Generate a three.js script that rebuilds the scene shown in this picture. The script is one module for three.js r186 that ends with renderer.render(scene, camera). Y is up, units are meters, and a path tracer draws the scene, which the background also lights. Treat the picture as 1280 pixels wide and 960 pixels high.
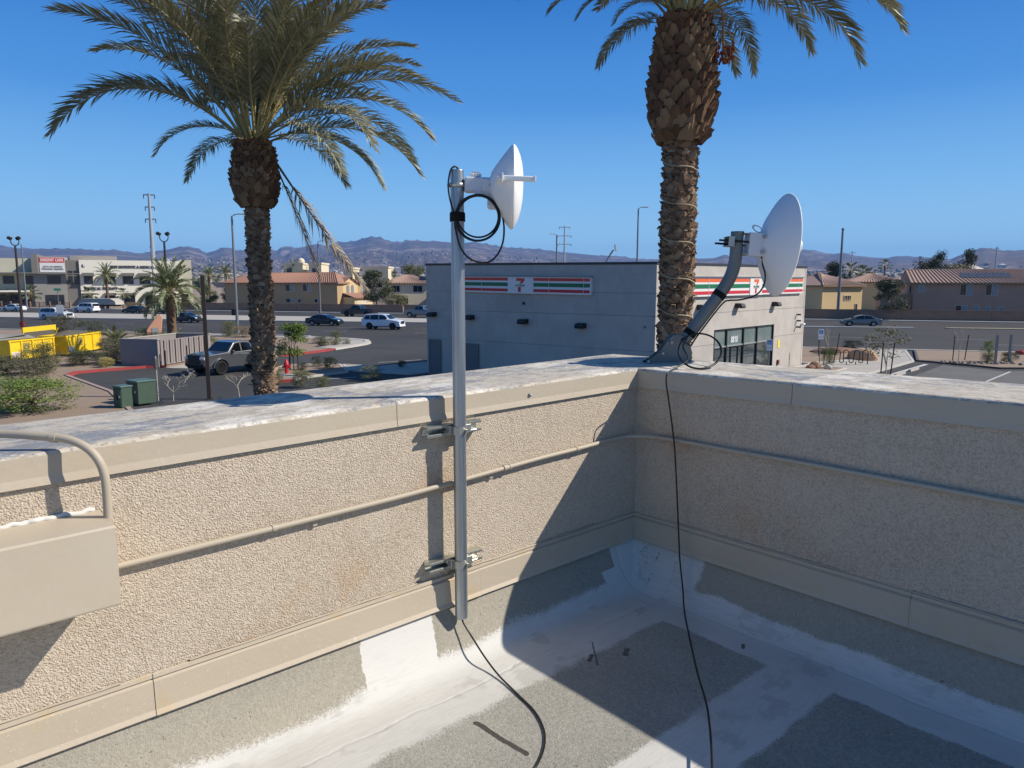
import * as THREE from 'three';
import { mergeGeometries } from 'three/addons/utils/BufferGeometryUtils.js';
import { RoundedBoxGeometry } from 'three/addons/geometries/RoundedBoxGeometry.js';
import { TextGeometry } from 'three/addons/geometries/TextGeometry.js';
import { FontLoader } from 'three/addons/loaders/FontLoader.js';

// ---------------------------------------------------------------- camera, sky, sun, exposure
const scene = new THREE.Scene();
const EYE = 5.5;
const camera = new THREE.PerspectiveCamera(55.82, 4 / 3, 0.1, 30000);
camera.position.set(0, EYE, 0);
camera.rotation.set(-7.893 * Math.PI / 180, 0, 0);

const SUN_YAW = 92 * Math.PI / 180, SUN_EL = 39.5 * Math.PI / 180;
const sunDir = new THREE.Vector3(Math.sin(SUN_YAW) * Math.cos(SUN_EL), Math.sin(SUN_EL), -Math.cos(SUN_YAW) * Math.cos(SUN_EL));
{
  // clear desert air: pale at the horizon, deep blue overhead, a little paler towards the sun
  const w = 512, h = 256, d = new Float32Array(w * h * 4), p = new THREE.Vector3();
  const stops = [[-90, .18, .17, .15], [-2, .26, .31, .37], [0, .41, .69, .885], [3, .365, .655, .905], [7, .215, .49, .825], [13, .078, .283, .685], [20, .032, .178, .545], [30, .024, .122, .38], [50, .022, .085, .24], [90, .022, .072, .19]];
  for (let j = 0; j < h; j++) for (let i = 0; i < w; i++) {
    const th = (i + .5) / w * 2 * Math.PI - Math.PI, el = ((j + .5) / h - .5) * Math.PI, e = el * 180 / Math.PI;
    p.set(Math.cos(th) * Math.cos(el), Math.sin(el), Math.sin(th) * Math.cos(el));
    let k = 0; while (k < stops.length - 2 && e > stops[k + 1][0]) k++;
    const a = stops[k], b = stops[k + 1], t = Math.min(1, Math.max(0, (e - a[0]) / (b[0] - a[0])));
    const c = Math.max(0, p.dot(sunDir)), g = e > 0 ? .12 * Math.pow(c, 6) + .3 * Math.pow(c, 40) : 0;
    const o = (j * w + i) * 4;
    for (let q = 0; q < 3; q++) d[o + q] = (a[q + 1] + (b[q + 1] - a[q + 1]) * t) + g * [1, .98, .94][q] * .8;
    d[o + 3] = 1;
  }
  const sky = new THREE.DataTexture(d, w, h, THREE.RGBAFormat, THREE.FloatType);
  sky.mapping = THREE.EquirectangularReflectionMapping; sky.magFilter = sky.minFilter = THREE.LinearFilter; sky.needsUpdate = true;
  scene.background = sky; scene.environment = sky;
  scene.environmentIntensity = 1; scene.backgroundIntensity = 1;
}
const sun = new THREE.DirectionalLight(new THREE.Color(1, .93, .83), 5.0);
sun.position.copy(sunDir).multiplyScalar(200); sun.castShadow = true; scene.add(sun); scene.add(sun.target);
sun.shadow.mapSize.set(4096, 4096);
Object.assign(sun.shadow.camera, { left: -160, right: 160, top: 120, bottom: -120, near: 1, far: 600 });
scene.fog = new THREE.FogExp2(new THREE.Color(.15, .40, .88), 0.00009);

const renderer = new THREE.WebGLRenderer({ antialias: true });
renderer.toneMapping = THREE.LinearToneMapping;
renderer.toneMappingExposure = 1.13;
renderer.shadowMap.enabled = true;

// ---------------------------------------------------------------- helpers
const V = (x, y, z) => new THREE.Vector3(x, y, z);
let seed = 20240;
const rnd = () => { seed = (seed + 0x6D2B79F5) | 0; let t = Math.imul(seed ^ seed >>> 15, 1 | seed); t = t + Math.imul(t ^ t >>> 7, 61 | t) ^ t; return ((t ^ t >>> 14) >>> 0) / 4294967296; };
const rr = (a, b) => a + (b - a) * rnd();
const clamp = (x, a = 0, b = 1) => Math.min(b, Math.max(a, x));
const sst = (a, b, x) => { const t = clamp((x - a) / (b - a)); return t * t * (3 - 2 * t); };
const lerp = (a, b, t) => a + (b - a) * t;
const taken = {};
function numbered(n) { const k = taken[n] = (taken[n] ?? -1) + 1; return k ? n + '_' + String(k).padStart(3, '0') : n; }
function tag(o, label, category, group, kind) {
  if (label) o.userData.label = label;
  if (category) o.userData.category = category;
  if (group) o.userData.group = group;
  if (kind) o.userData.kind = kind;
  return o;
}
function mesh(name, geo, mat, parent = scene) {
  const m = new THREE.Mesh(Array.isArray(geo) ? merge(geo) : geo, mat);
  m.name = parent === scene ? numbered(name) : name; m.castShadow = m.receiveShadow = true; parent.add(m); return m;
}
function thing(name, label, category, pos = [0, 0, 0], turn = 0, group) {
  const o = new THREE.Group(); o.name = numbered(name); o.position.set(...pos); o.rotation.y = turn; scene.add(o);
  return tag(o, label, category, group);
}
function copy(o, label, pos, turn) {
  const c = o.clone(); c.name = numbered(o.name.replace(/_\d{3}$/, '')); c.userData = { ...o.userData };
  if (label) c.userData.label = label;
  if (pos) c.position.set(...pos);
  if (turn !== undefined) c.rotation.y = turn;
  scene.add(c); return c;
}
const struct = (name, geo, mat, label, category) => tag(mesh(name, geo, mat), label, category, null, 'structure');
function merge(list) {
  const c = list.some(g => g.attributes.color);
  return mergeGeometries(list.map(g => {
    const n = g.index ? g.toNonIndexed() : g;
    if (!n.attributes.normal) n.computeVertexNormals();
    for (const k of Object.keys(n.attributes)) if (!['position', 'normal', 'uv', 'color'].includes(k)) n.deleteAttribute(k);
    if (!n.attributes.uv) n.setAttribute('uv', new THREE.BufferAttribute(new Float32Array(n.attributes.position.count * 2), 2));
    if (c && !n.attributes.color) n.setAttribute('color', new THREE.BufferAttribute(new Float32Array(n.attributes.position.count * 3).fill(1), 3));
    return n;
  }), false);
}
function box(w, h, d, x = 0, y = 0, z = 0, ry = 0, rx = 0, rz = 0) {
  const g = new THREE.BoxGeometry(w, h, d);
  // uv in metres
  const u = g.attributes.uv, n = g.attributes.normal, p = g.attributes.position;
  for (let i = 0; i < u.count; i++) { const ax = Math.abs(n.getX(i)), ay = Math.abs(n.getY(i)); if (ay > .5) u.setXY(i, p.getX(i), p.getZ(i)); else if (ax > .5) u.setXY(i, p.getZ(i), p.getY(i)); else u.setXY(i, p.getX(i), p.getY(i)); }
  if (rx) g.rotateX(rx); if (rz) g.rotateZ(rz); if (ry) g.rotateY(ry);
  g.translate(x, y, z); return g;
}
function rbox(w, h, d, r, x = 0, y = 0, z = 0, ry = 0) { const g = new RoundedBoxGeometry(w, h, d, 2, r); if (ry) g.rotateY(ry); g.translate(x, y, z); return g; }
function cyl(r0, r1, h, x = 0, y = 0, z = 0, n = 16, open = false) { const g = new THREE.CylinderGeometry(r1, r0, h, n, 1, open); g.translate(x, y, z); return g; }
function bar(a, b, r, n = 8, r2 = r) { // cylinder from a to b
  const d = b.clone().sub(a), g = new THREE.CylinderGeometry(r2, r, d.length(), n);
  g.applyQuaternion(new THREE.Quaternion().setFromUnitVectors(V(0, 1, 0), d.clone().normalize()));
  g.translate((a.x + b.x) / 2, (a.y + b.y) / 2, (a.z + b.z) / 2); return g;
}
function tube(pts, r, seg = 0, n = 10, tension = .5) {
  const c = new THREE.CatmullRomCurve3(pts, false, 'catmullrom', tension);
  return new THREE.TubeGeometry(c, seg || pts.length * 8, r, n, false);
}
function quad(a, b, c, d) { // a b c d counter-clockwise seen from the front
  const g = new THREE.BufferGeometry(), L1 = a.distanceTo(b), L2 = a.distanceTo(d);
  g.setAttribute('position', new THREE.Float32BufferAttribute([a, b, c, a, c, d].flatMap(p => [p.x, p.y, p.z]), 3));
  g.setAttribute('uv', new THREE.Float32BufferAttribute([0, 0, L1, 0, L1, L2, 0, 0, L1, L2, 0, L2], 2));
  g.computeVertexNormals(); return g;
}
// a flat slab on the ground: outline [[x, z], ...], top at y, thickness t
function slab(pts, y, t = 0) {
  const s = new THREE.Shape(pts.map(([x, z]) => new THREE.Vector2(x, -z)));
  const g = t ? new THREE.ExtrudeGeometry(s, { depth: t, bevelEnabled: false }) : new THREE.ShapeGeometry(s);
  g.rotateX(-Math.PI / 2); g.translate(0, y - t, 0); return g;
}
// a band of width w and height h running along a polyline (kerbs, walls, painted lines), butted at mitres
function band(pts, w, y0, h, off = 0) {
  const n = pts.length, L = [], R = [];
  for (let i = 0; i < n; i++) {
    const a = pts[Math.max(0, i - 1)], b = pts[i], c = pts[Math.min(n - 1, i + 1)];
    let d1 = [b[0] - a[0], b[1] - a[1]], d2 = [c[0] - b[0], c[1] - b[1]];
    if (i === 0) d1 = d2; if (i === n - 1) d2 = d1;
    const l1 = Math.hypot(...d1), l2 = Math.hypot(...d2);
    let nx = -(d1[1] / l1 + d2[1] / l2), nz = d1[0] / l1 + d2[0] / l2; const ln = Math.hypot(nx, nz); nx /= ln; nz /= ln;
    const k = 1 / Math.max(.4, nx * -d1[1] / l1 + nz * d1[0] / l1);
    L.push([b[0] + nx * k * (off + w / 2), b[1] + nz * k * (off + w / 2)]); R.push([b[0] + nx * k * (off - w / 2), b[1] + nz * k * (off - w / 2)]);
  }
  const out = [], P = (q, y) => V(q[0], y, q[1]), y1 = y0 + h;
  for (let i = 0; i < n - 1; i++) {
    out.push(quad(P(L[i], y1), P(L[i + 1], y1), P(R[i + 1], y1), P(R[i], y1)));
    if (h > .02) { out.push(quad(P(R[i], y0), P(R[i], y1), P(R[i + 1], y1), P(R[i + 1], y0))); out.push(quad(P(L[i], y1), P(L[i], y0), P(L[i + 1], y0), P(L[i + 1], y1))); }
  }
  if (h > .02) { out.push(quad(P(L[0], y0), P(L[0], y1), P(R[0], y1), P(R[0], y0))); out.push(quad(P(R[n - 1], y0), P(R[n - 1], y1), P(L[n - 1], y1), P(L[n - 1], y0))); }
  return merge(out);
}
// ---------------------------------------------------------------- noise and textures
function noiseField(n, cells, oct, s0, gain = .55) { // periodic fractal noise in 0..1
  const keep = seed; seed = s0; const out = new Float32Array(n * n); let amp = 1, tot = 0;
  for (let o = 0; o < oct; o++) {
    const c = cells << o; if (c > n) break;
    const g = new Float32Array(c * c).map(() => rnd());
    for (let y = 0; y < n; y++) {
      const fy = y / n * c, iy = Math.floor(fy), ty = fy - iy, wy = ty * ty * (3 - 2 * ty), a = (iy % c) * c, b = ((iy + 1) % c) * c;
      for (let x = 0; x < n; x++) {
        const fx = x / n * c, ix = Math.floor(fx), tx = fx - ix, wx = tx * tx * (3 - 2 * tx), i0 = ix % c, i1 = (ix + 1) % c;
        out[y * n + x] += amp * lerp(lerp(g[a + i0], g[a + i1], wx), lerp(g[b + i0], g[b + i1], wx), wy);
      }
    }
    tot += amp; amp *= gain;
  }
  for (let i = 0; i < out.length; i++) out[i] /= tot;
  seed = keep; return out;
}
const NS = 512, NF = { soft: noiseField(NS, 4, 5, 11), mid: noiseField(NS, 16, 4, 12), fine: noiseField(NS, 64, 3, 13), grain: noiseField(NS, 256, 2, 14), soft2: noiseField(NS, 4, 5, 15), mid2: noiseField(NS, 16, 4, 16) };
function S(f, u, v) { // bilinear periodic lookup, u and v in tiles
  u = (u - Math.floor(u)) * NS; v = (v - Math.floor(v)) * NS;
  const x = u | 0, y = v | 0, fx = u - x, fy = v - y, x1 = (x + 1) % NS, y1 = (y + 1) % NS, X = x % NS, Y = y % NS;
  return lerp(lerp(f[Y * NS + X], f[Y * NS + x1], fx), lerp(f[y1 * NS + X], f[y1 * NS + x1], fx), fy);
}
function tex(w, h, fn, rep = 1, srgb = true) { // fn(u, v) -> [r, g, b] 0..255 ; rep: metres per tile, or [mu, mv]
  const d = new Uint8Array(w * h * 4);
  for (let j = 0; j < h; j++) for (let i = 0; i < w; i++) { const c = fn((i + .5) / w, (j + .5) / h), o = (j * w + i) * 4; d[o] = clamp(c[0], 0, 255); d[o + 1] = clamp(c[1], 0, 255); d[o + 2] = clamp(c[2], 0, 255); d[o + 3] = 255; }
  const t = new THREE.DataTexture(d, w, h, THREE.RGBAFormat); t.wrapS = t.wrapT = THREE.RepeatWrapping; t.magFilter = THREE.LinearFilter; t.minFilter = THREE.LinearMipmapLinearFilter; t.generateMipmaps = true;
  if (srgb) t.colorSpace = THREE.SRGBColorSpace;
  const [ru, rv] = Array.isArray(rep) ? rep : [rep, rep]; t.repeat.set(1 / ru, 1 / rv); t.needsUpdate = true; return t;
}
const grey = v => [v, v, v];
const mixc = (a, b, t) => [lerp(a[0], b[0], t), lerp(a[1], b[1], t), lerp(a[2], b[2], t)];
const col = (r, g, b) => new THREE.Color().setRGB(r / 255, g / 255, b / 255, THREE.SRGBColorSpace);
const mat = (c, rough = .8, o = {}) => new THREE.MeshStandardMaterial({ color: Array.isArray(c) ? col(...c) : c, roughness: rough, metalness: 0, ...o });
// a surface with grain: base colour varied by fine and coarse noise
function grainy(a, b, tile, rough = .9, o = {}, size = 512, wFine = .5) {
  return mat(0xffffff, rough, { map: tex(size, size, (u, v) => { const t = clamp(.5 + (S(NF.soft, u, v) - .5) * 1.6 * (1 - wFine) + (S(NF.fine, u * 2, v * 2) - .5) * 1.2 * wFine + (S(NF.grain, u * 2, v * 2) - .5) * 1.1 * wFine); return mixc(a, b, t); }, tile), ...o });
}
const M = {};
M.asphalt = grainy([46, 46, 46], [76, 75, 73], 31, .93, {}, 1024, .3);
M.oldAsphalt = grainy([46, 44, 43], [70, 67, 64], 43, .93, {}, 1024, .3);
M.concrete = grainy([158, 152, 142], [186, 180, 170], 5, .9);
M.kerb = grainy([180, 174, 164], [204, 198, 188], 3, .9);
M.redPaint = grainy([146, 52, 52], [176, 74, 70], 2.5, .75);
M.gravel = grainy([120, 103, 86], [168, 148, 128], 2.2, .97, {}, 512, .8);
M.dirt = grainy([128, 112, 94], [160, 142, 122], 14, .97, {}, 512, .6);
M.yellowLine = mat([196, 168, 96], .8);
M.whiteLine = grainy([168, 168, 164], [205, 204, 198], 2, .8);
M.black = mat([16, 16, 17], .55);
M.rubber = mat([20, 20, 21], .75);
M.darkMetal = mat([40, 38, 38], .5, { metalness: .4 });
M.greyMetal = mat([128, 131, 134], .5, { metalness: .5 });
M.bronze = mat([62, 50, 44], .55, { metalness: .3 });
M.glass = new THREE.MeshPhysicalMaterial({ color: col(22, 26, 30), roughness: .04, metalness: 0, clearcoat: .6, clearcoatRoughness: .03 });
const pt = (x, z) => [x, z];
// ---------------------------------------------------------------- our roof: floor, parapets
// a: metres from the long wall, b: metres from the shaded wall, h: height from eye level; the roof falls a little
const C0 = V(.629, 0, -3.6), DA = V(.6342, 0, .7732), DB = V(-.7586, 0, .6516);
const tilt = (a, b) => .02 * clamp(a, -1, 4) - .015 * clamp(b, -1, 5);
const W = (a, b, h) => V(C0.x + DA.x * a + DB.x * b, EYE + h + tilt(a, b), C0.z + DA.z * a + DB.z * b);
// sweep a closed section [[off, h], ...] along one wall
function sweep(side, prof, s0, s1, n = 6, uvOff = 0, rough) {
  const pos = [], uv = [], idx = [], m = prof.length, per = [0];
  for (let i = 1; i <= m; i++) per.push(per[i - 1] + Math.hypot(prof[i % m][0] - prof[i - 1][0], prof[i % m][1] - prof[i - 1][1]));
  const P = (off, s, h) => side === 'L' ? W(off, s, h) : W(s, off, h);
  const st = (f, off) => typeof f === 'function' ? f(off) : f;
  for (let i = 0; i < m; i++) {
    const p = prof[i], q = prof[(i + 1) % m], base = pos.length / 3;
    for (let k = 0; k <= n; k++) for (const [pp, vv] of [[p, per[i]], [q, per[i + 1]]]) {
      const s = lerp(st(s0, pp[0]), st(s1, pp[0]), k / n), v = P(pp[0], s, pp[1]); pos.push(v.x, v.y, v.z); uv.push(s + uvOff, vv);
    }
    for (let k = 0; k < n; k++) { const o = base + k * 2; idx.push(o, o + 1, o + 3, o, o + 3, o + 2); }
  }
  for (const f of [s0, s1]) {   // ends
    const sh = THREE.ShapeUtils.triangulateShape(prof.map(p => new THREE.Vector2(...p)), []), base = pos.length / 3;
    for (const p of prof) { const v = P(p[0], st(f, p[0]), p[1]); pos.push(v.x, v.y, v.z); uv.push(p[0], p[1]); }
    for (const t of sh) idx.push(base + t[0], base + t[1], base + t[2]);
  }
  const g = new THREE.BufferGeometry(); g.setAttribute('position', new THREE.Float32BufferAttribute(pos, 3)); g.setAttribute('uv', new THREE.Float32BufferAttribute(uv, 2)); g.setIndex(idx);
  const f = g.toNonIndexed(); f.computeVertexNormals(); return f;
}
// stucco: sprayed pebbly coat
{
  const N = 1024, h = new Float32Array(N * N), keep = seed; seed = 77;
  const cells = 190, pts = [];
  for (let j = 0; j < cells; j++) for (let i = 0; i < cells; i++) pts.push([(i + rnd()) / cells, (j + rnd()) / cells, rr(.35, 1), rr(.55, 1.25)]);
  for (const [px, py, am, sz] of pts) {
    const r = sz * N / cells * .8, R = Math.ceil(r), cx = px * N, cy = py * N;
    for (let y = -R; y <= R; y++) for (let x = -R; x <= R; x++) {
      const d = Math.hypot(x + (cx % 1), y + (cy % 1) * 1.1) / r; if (d >= 1) continue;
      const o = ((((cy | 0) + y) % N + N) % N) * N + ((((cx | 0) + x) % N + N) % N), v = am * (1 - d * d); if (v > h[o]) h[o] = v;
    }
  }
  seed = keep;
  M.stuccoBump = tex(N, N, (u, v) => { const i = (Math.floor(v * N) * N + Math.floor(u * N)); return grey(255 * clamp(h[i] * .75 + .25 * S(NF.fine, u * 3, v * 3))); }, .85, false);
}
function stuccoMat(seedU, c1 = [204, 189, 168], c2 = [160, 145, 125]) {
  return mat(0xffffff, .95, {
    bumpMap: M.stuccoBump, bumpScale: .0032,
    map: tex(2048, 512, (u, v) => {
      let c = c1;
      const g = S(NF.fine, u * 9 + seedU, v * 2.2), gr = S(NF.grain, u * 8, v * 2), m = S(NF.soft, u * 2 + seedU, v * .6), q = S(NF.mid2, u * 2 + seedU, v * .5);
      c = mixc(c, c2, clamp((g - .5) * 1.1 + (gr - .5) * 1.5 + .22 + (m - .5) * .7));
      const rust = sst(.60, .72, m) * sst(.42, .6, q); c = mixc(c, [188, 142, 98], rust * .18);       // rusty water stains
      const pale = sst(.6, .75, S(NF.soft2, u * 3 + seedU, v)); c = mixc(c, [206, 197, 180], pale * .35);
      return c;
    }, [4, 1])
  });
}
M.stuccoL = stuccoMat(.13); M.stuccoR = stuccoMat(.61);
// painted sheet-metal trim, scuffed and chalky along its lower hem
function trimMat(k, chalk) {
  return mat(0xffffff, .6, {
    map: tex(2048, 128, (u, v) => {
      let c = [186, 173, 152];
      const m = S(NF.soft, u * 3 + k, v * .3), f = S(NF.fine, u * 12, v * .7 + k), st = S(NF.mid, u * 2.5 + k, v * .15);
      c = mixc(c, [172, 158, 136], clamp((m - .45) * 1.2 + (f - .5) * .35));
      const worn = sst(.56, .7, S(NF.soft2, u * 4 + k, v * .25)) * sst(.4, .62, f + (S(NF.mid2, u * 16, v) - .5)); c = mixc(c, [214, 206, 188], worn * chalk);
      const oc = sst(.58, .7, st); c = mixc(c, [190, 164, 122], oc * .4 * chalk);
      if (f > .78 && m > .5) c = mixc(c, [230, 226, 214], .6 * chalk);
      return c;
    }, [4, .3]),
    bumpMap: tex(512, 128, (u, v) => grey(120 + 100 * (S(NF.soft, u * 2 + k, v * .5) - .5) + 40 * (S(NF.fine, u * 3, v) - .5)), [2, .5], false), bumpScale: .004
  });
}
M.trim = trimMat(.2, .8); M.trim2 = trimMat(.7, .45); M.trimFace = trimMat(.43, .25);
// cap top: beige paint over a blue-grey membrane, wiped with white coating
M.capTop = mat(0xffffff, .68, {
  map: tex(2048, 512, (u, v) => {
    let c = [194, 185, 168];
    const U = u * 2.2, w = S(NF.soft, U * .6, v * 2) * .25;
    const a = S(NF.soft, U * 1.2 + w, v * 1.1 + w * .5), b = S(NF.soft2, U * 1.7 + .3, v * 1.6 + w), f = S(NF.fine, u * 9, v * 2.6), g = S(NF.mid, u * 7, v * 2.5), gg = S(NF.mid2, u * 9, v * 3);
    c = mixc(c, [168, 158, 144], clamp((g - .5) * 2.2 + .25));
    c = mixc(c, [157, 154, 150], sst(.50, .58, a + (f - .5) * .22 + (g - .5) * .3) * .8);
    c = mixc(c, [126, 130, 137], sst(.57, .63, a + (f - .5) * .3 + (gg - .5) * .4) * .7);
    c = mixc(c, [222, 216, 204], sst(.535, .59, b + (f - .5) * .3 + (gg - .5) * .35) * .88);
    c = mixc(c, [150, 128, 100], sst(.66, .72, S(NF.mid, u * 5 + .5, v * 1.7 + .2) + (f - .5) * .3) * .45);
    if (f > .74 && g > .55) c = mixc(c, [88, 82, 76], .7);
    return c;
  }, [4, .7]),
  bumpMap: tex(1024, 256, (u, v) => grey(127 + 170 * (S(NF.soft, u * 3, v) - .5) + 90 * (S(NF.fine, u * 8, v * 2) - .5)), [4, .7], false), bumpScale: .006
});
const INW = .007, OUTL = -.60, OUTR = -.47, HT = -.418, HB = -.512;
const mL = a => INW + (a - INW) * (INW - OUTR) / (INW - OUTL), mR = b => INW + (b - INW) * (INW - OUTL) / (INW - OUTR);
function parapet(side, label, sEnd, mt, out, mitre, joints, flJoints) {
  const t = thing('parapet_wall', label, 'wall');
  const inner = x => x > -.1 ? 0 : (side === 'L' ? OUTR + .04 : OUTL + .04);
  mesh('stucco_wall', sweep(side, [[0, -1.6], [0, HB + .05], [out + .04, HB + .05], [out + .04, -EYE - .1 + .3], [0 - .2, -EYE + .2]].slice(0, 4).concat([[-.06, -EYE + .2], [-.06, -1.6]]), inner, sEnd, 8), mt, t);
  const js = [null, ...joints, sEnd];
  for (let i = 0; i < js.length - 1; i++) {
    const a = js[i] === null ? mitre : js[i] + .0015, b = js[i + 1] - .0015, k = 3, uo = i * .37 + (side === 'R' ? 1.9 : 0);
    const top = mesh('cap_panel', sweep(side, [[INW, HT - .012], [INW - .004, HT - .003], [INW - .012, HT], [out + .012, HT + .002], [out, HT - .008], [out + .006, HT - .03], [INW - .006, HT - .03]], a, b, k, uo), M.capTop, t);
    mesh('cap_fascia', sweep(side, [[INW + .007, HB], [INW + .002, HB + .024], [INW + .001, HT - .0115], [INW - .006, HT - .0115 - .02], [INW - .004, HB + .02], [INW + .003, HB - .001]], a, b, 8, uo), M.trimFace, top);
    mesh('cap_fascia', sweep(side, [[out - .008, HB], [out - .001, HT - .010], [out + .006, HT - .032], [out + .004, HB]], a, b, k, uo), M.trimFace, top);
  }
  const fs = [null, ...flJoints, sEnd];
  for (let i = 0; i < fs.length - 1; i++) {
    const a = fs[i] === null ? (o => o) : fs[i] + .001, b = fs[i + 1] - .001, dz = (i % 2) * .002;
    mesh('base_flashing', sweep(side, [[.003, -1.160], [.008 + dz, -1.162], [.010 + dz, -1.174], [.0035 + dz, -1.177], [.014 + dz, -1.184], [.019 + dz, -1.274], [.027 + dz, -1.289], [.025 + dz, -1.292], [.015 + dz, -1.281], [.003, -1.19]], a, b, 10, i * .7), side === 'L' ? M.trim : M.trim2, t);
  }
  // sealant bead along the flashing's top edge, broken here and there
  for (let i = 0; i < 3; i++) { const s0 = .1 + i * 1.1 + rr(0, .2); const pts = []; for (let k = 0; k < 12; k++) { const s = s0 + k * .08; const o = .006 + rr(-.002, .003), h = -1.157 + rr(-.0015, .002); pts.push(side === 'L' ? W(o, s, h) : W(s, o, h)); } mesh('sealant_bead', tube(pts, .0035, 60, 6), M.trim, t); }
  return t;
}
parapet('L', 'sunlit stucco parapet wall carrying the galvanized mast', 5.2, M.stuccoL, OUTL, mL, [1.405, 3.1], [1.02, 2.3]);
parapet('R', 'shaded stucco parapet wall crossed by the hanging black cable', 4.2, M.stuccoR, OUTR, mR, [.835, 2.7], [1.35, 2.9]);
// roof membrane turned up at both walls, with white coating over the seams
{
  const CW = .2, CH = .222, cant = x => x < CW ? CH * Math.pow(1 - x / CW, 2.3) : 0;
  const lines = [0, .004, .01, .018, .028, .04, .052, .065, .08, .095, .11, .125, .14, .155, .17, .185, .2, .22]; for (let x = .3; x < 7; x += x < 2.2 ? .1 : .5) lines.push(x);
  const arc = [0]; for (let i = 1; i < lines.length; i++) arc.push(arc[i - 1] + Math.hypot(lines[i] - lines[i - 1], cant(lines[i]) - cant(lines[i - 1])));
  const n = lines.length, pos = [], uv = [], idx = [];
  for (let j = 0; j < n; j++) for (let i = 0; i < n; i++) {
    const a = lines[i] + .0045, b = lines[j] + .0045, ca = cant(lines[i]), cb = cant(lines[j]);
    const k = .03, hm = Math.max(ca, cb) + (Math.abs(ca - cb) < k ? (k - Math.abs(ca - cb)) ** 2 / (4 * k) : 0);
    const P = W(a, b, -1.5 + hm * .99 + (Math.min(i, j) > 16 ? .006 * (S(NF.soft, a * .35, b * .35) - .5) : 0)); pos.push(P.x, P.y, P.z); uv.push(arc[i], arc[j]);
  }
  for (let j = 0; j < n - 1; j++) for (let i = 0; i < n - 1; i++) { const o = j * n + i; idx.push(o, o + 1, o + n + 1, o, o + n + 1, o + n); }
  const g = new THREE.BufferGeometry(); g.setAttribute('position', new THREE.Float32BufferAttribute(pos, 3)); g.setAttribute('uv', new THREE.Float32BufferAttribute(uv, 2)); g.setIndex(idx); g.computeVertexNormals();
  const SZ = 3.0, dA = arc[lines.indexOf(.22)] - .22;      // arc = a + dA on the flat
  const bandm = (x, lo, hi, soft) => sst(lo - soft, lo + soft, x) * (1 - sst(hi - soft, hi + soft, x));
  function cover(u, v) { // coating thickness 0..1.4 at arc coordinates
    const p = u - dA, q = v - dA, n1 = S(NF.mid, u * .45, v * .45) - .5, n2 = S(NF.soft, u * .5, v * .5) - .5, n3 = S(NF.fine, u * .7, v * .7) - .5, e = n1 * .05 + n2 * .05;
    let m = 0;
    if (q > -.1) m = Math.max(m, bandm(p + e, .06 + .035 * clamp(q - .9), .43, .03 + .03 * clamp(q)));         // along the long wall
    if (p > .0) m = Math.max(m, bandm(q + e * .8, .045, .30, .022));                                             // along the shaded wall
    if (q > .2) m = Math.max(m, bandm(p + e * .7, .945, 1.21, .03));                                            // middle seam
    const drip = n1 * .03 + n3 * .015;
    if (p < .2) { m = Math.max(m, bandm(v + drip + (u > .26 ? (u - .26) * .2 : 0), -.2, .30, .008)); const cl = 1.44 + dA; m = Math.max(m, bandm(v + drip - cl + (.08 - u) * .12, -.17, .155, .007)); }
    if (q < .2) m = Math.max(m, bandm(u + drip, -.2, .33, .008));
    return m;
  }
  const H = 2048, cov = new Float32Array(H * H);
  for (let j = 0; j < H; j++) for (let i = 0; i < H; i++) cov[j * H + i] = cover((i + .5) / H * SZ, (j + .5) / H * SZ);
  const at = (u, v) => cov[Math.min(H - 1, Math.floor(v * H)) * H + Math.min(H - 1, Math.floor(u * H))];
  const stroke = (u, v, p, q) => p < .45 && q > .3 || (p > .9 && q > .3) ? S(NF.fine, u * 2.4, v * .35) : S(NF.fine, u * .35, v * 2.4);
  const marks = [[.476, 1.391, .717, 1.367, .011, 1], [.36, .68, .50, .80, .003, .8], [.43, .76, .455, .80, .009, .8], [.80, .235, .815, .26, .008, .8], [.50, .62, .52, .66, .012, .7], [1.5, .62, 1.53, .64, .006, .9], [1.63, .58, 1.66, .60, .006, .8]];
  const seg = (p, q, m) => { const dx = m[2] - m[0], dy = m[3] - m[1], t = clamp(((p - m[0]) * dx + (q - m[1]) * dy) / (dx * dx + dy * dy)); return Math.hypot(p - m[0] - t * dx, q - m[1] - t * dy); };
  const map = tex(H, H, (uu, vv) => {
    const u = uu * SZ, v = vv * SZ, p = u - dA, q = v - dA, gr = S(NF.grain, u * 1.55, v * 1.55), fi = S(NF.fine, u * 1.6, v * 1.6), so = S(NF.soft2, u * .45, v * .45), mi = S(NF.mid2, u * .6, v * .6);
    const wallPart = p < .13 || q < .13;
    let c = mixc([130, 128, 119], [174, 171, 159], clamp(.5 + (gr - .5) * 1.3 + (fi - .5) * .6 + (so - .5) * .7));
    if (wallPart) c = mixc(c, [168, 155, 132], .35 + .5 * (so - .3));                                    // wind-blown dust on the upturn
    if (fi > .77 && mi > .58) c = mixc(c, [70, 66, 62], .5);
    const m = at(uu, vv), thr = m * 1.2 + (gr - .5) * .8 + (fi - .5) * .22, k = sst(.3, .85, thr);
    const st = stroke(u, v, p, q);
    let wc = mixc([205, 203, 196], [184, 182, 175], clamp((st - .5) * .7 + (so - .45) * 1.5 + .2));
    wc = mixc(wc, [160, 157, 149], sst(.62, .74, mi + (st - .5) * .12) * .35);
    c = mixc(c, wc, k);
    if (!wallPart) for (const mk of marks) { const d = seg(p + (fi - .5) * .012, q + (mi - .5) * .02, mk); if (d < mk[4]) c = mixc(c, [58, 54, 50], mk[5] * .85); }
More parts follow.
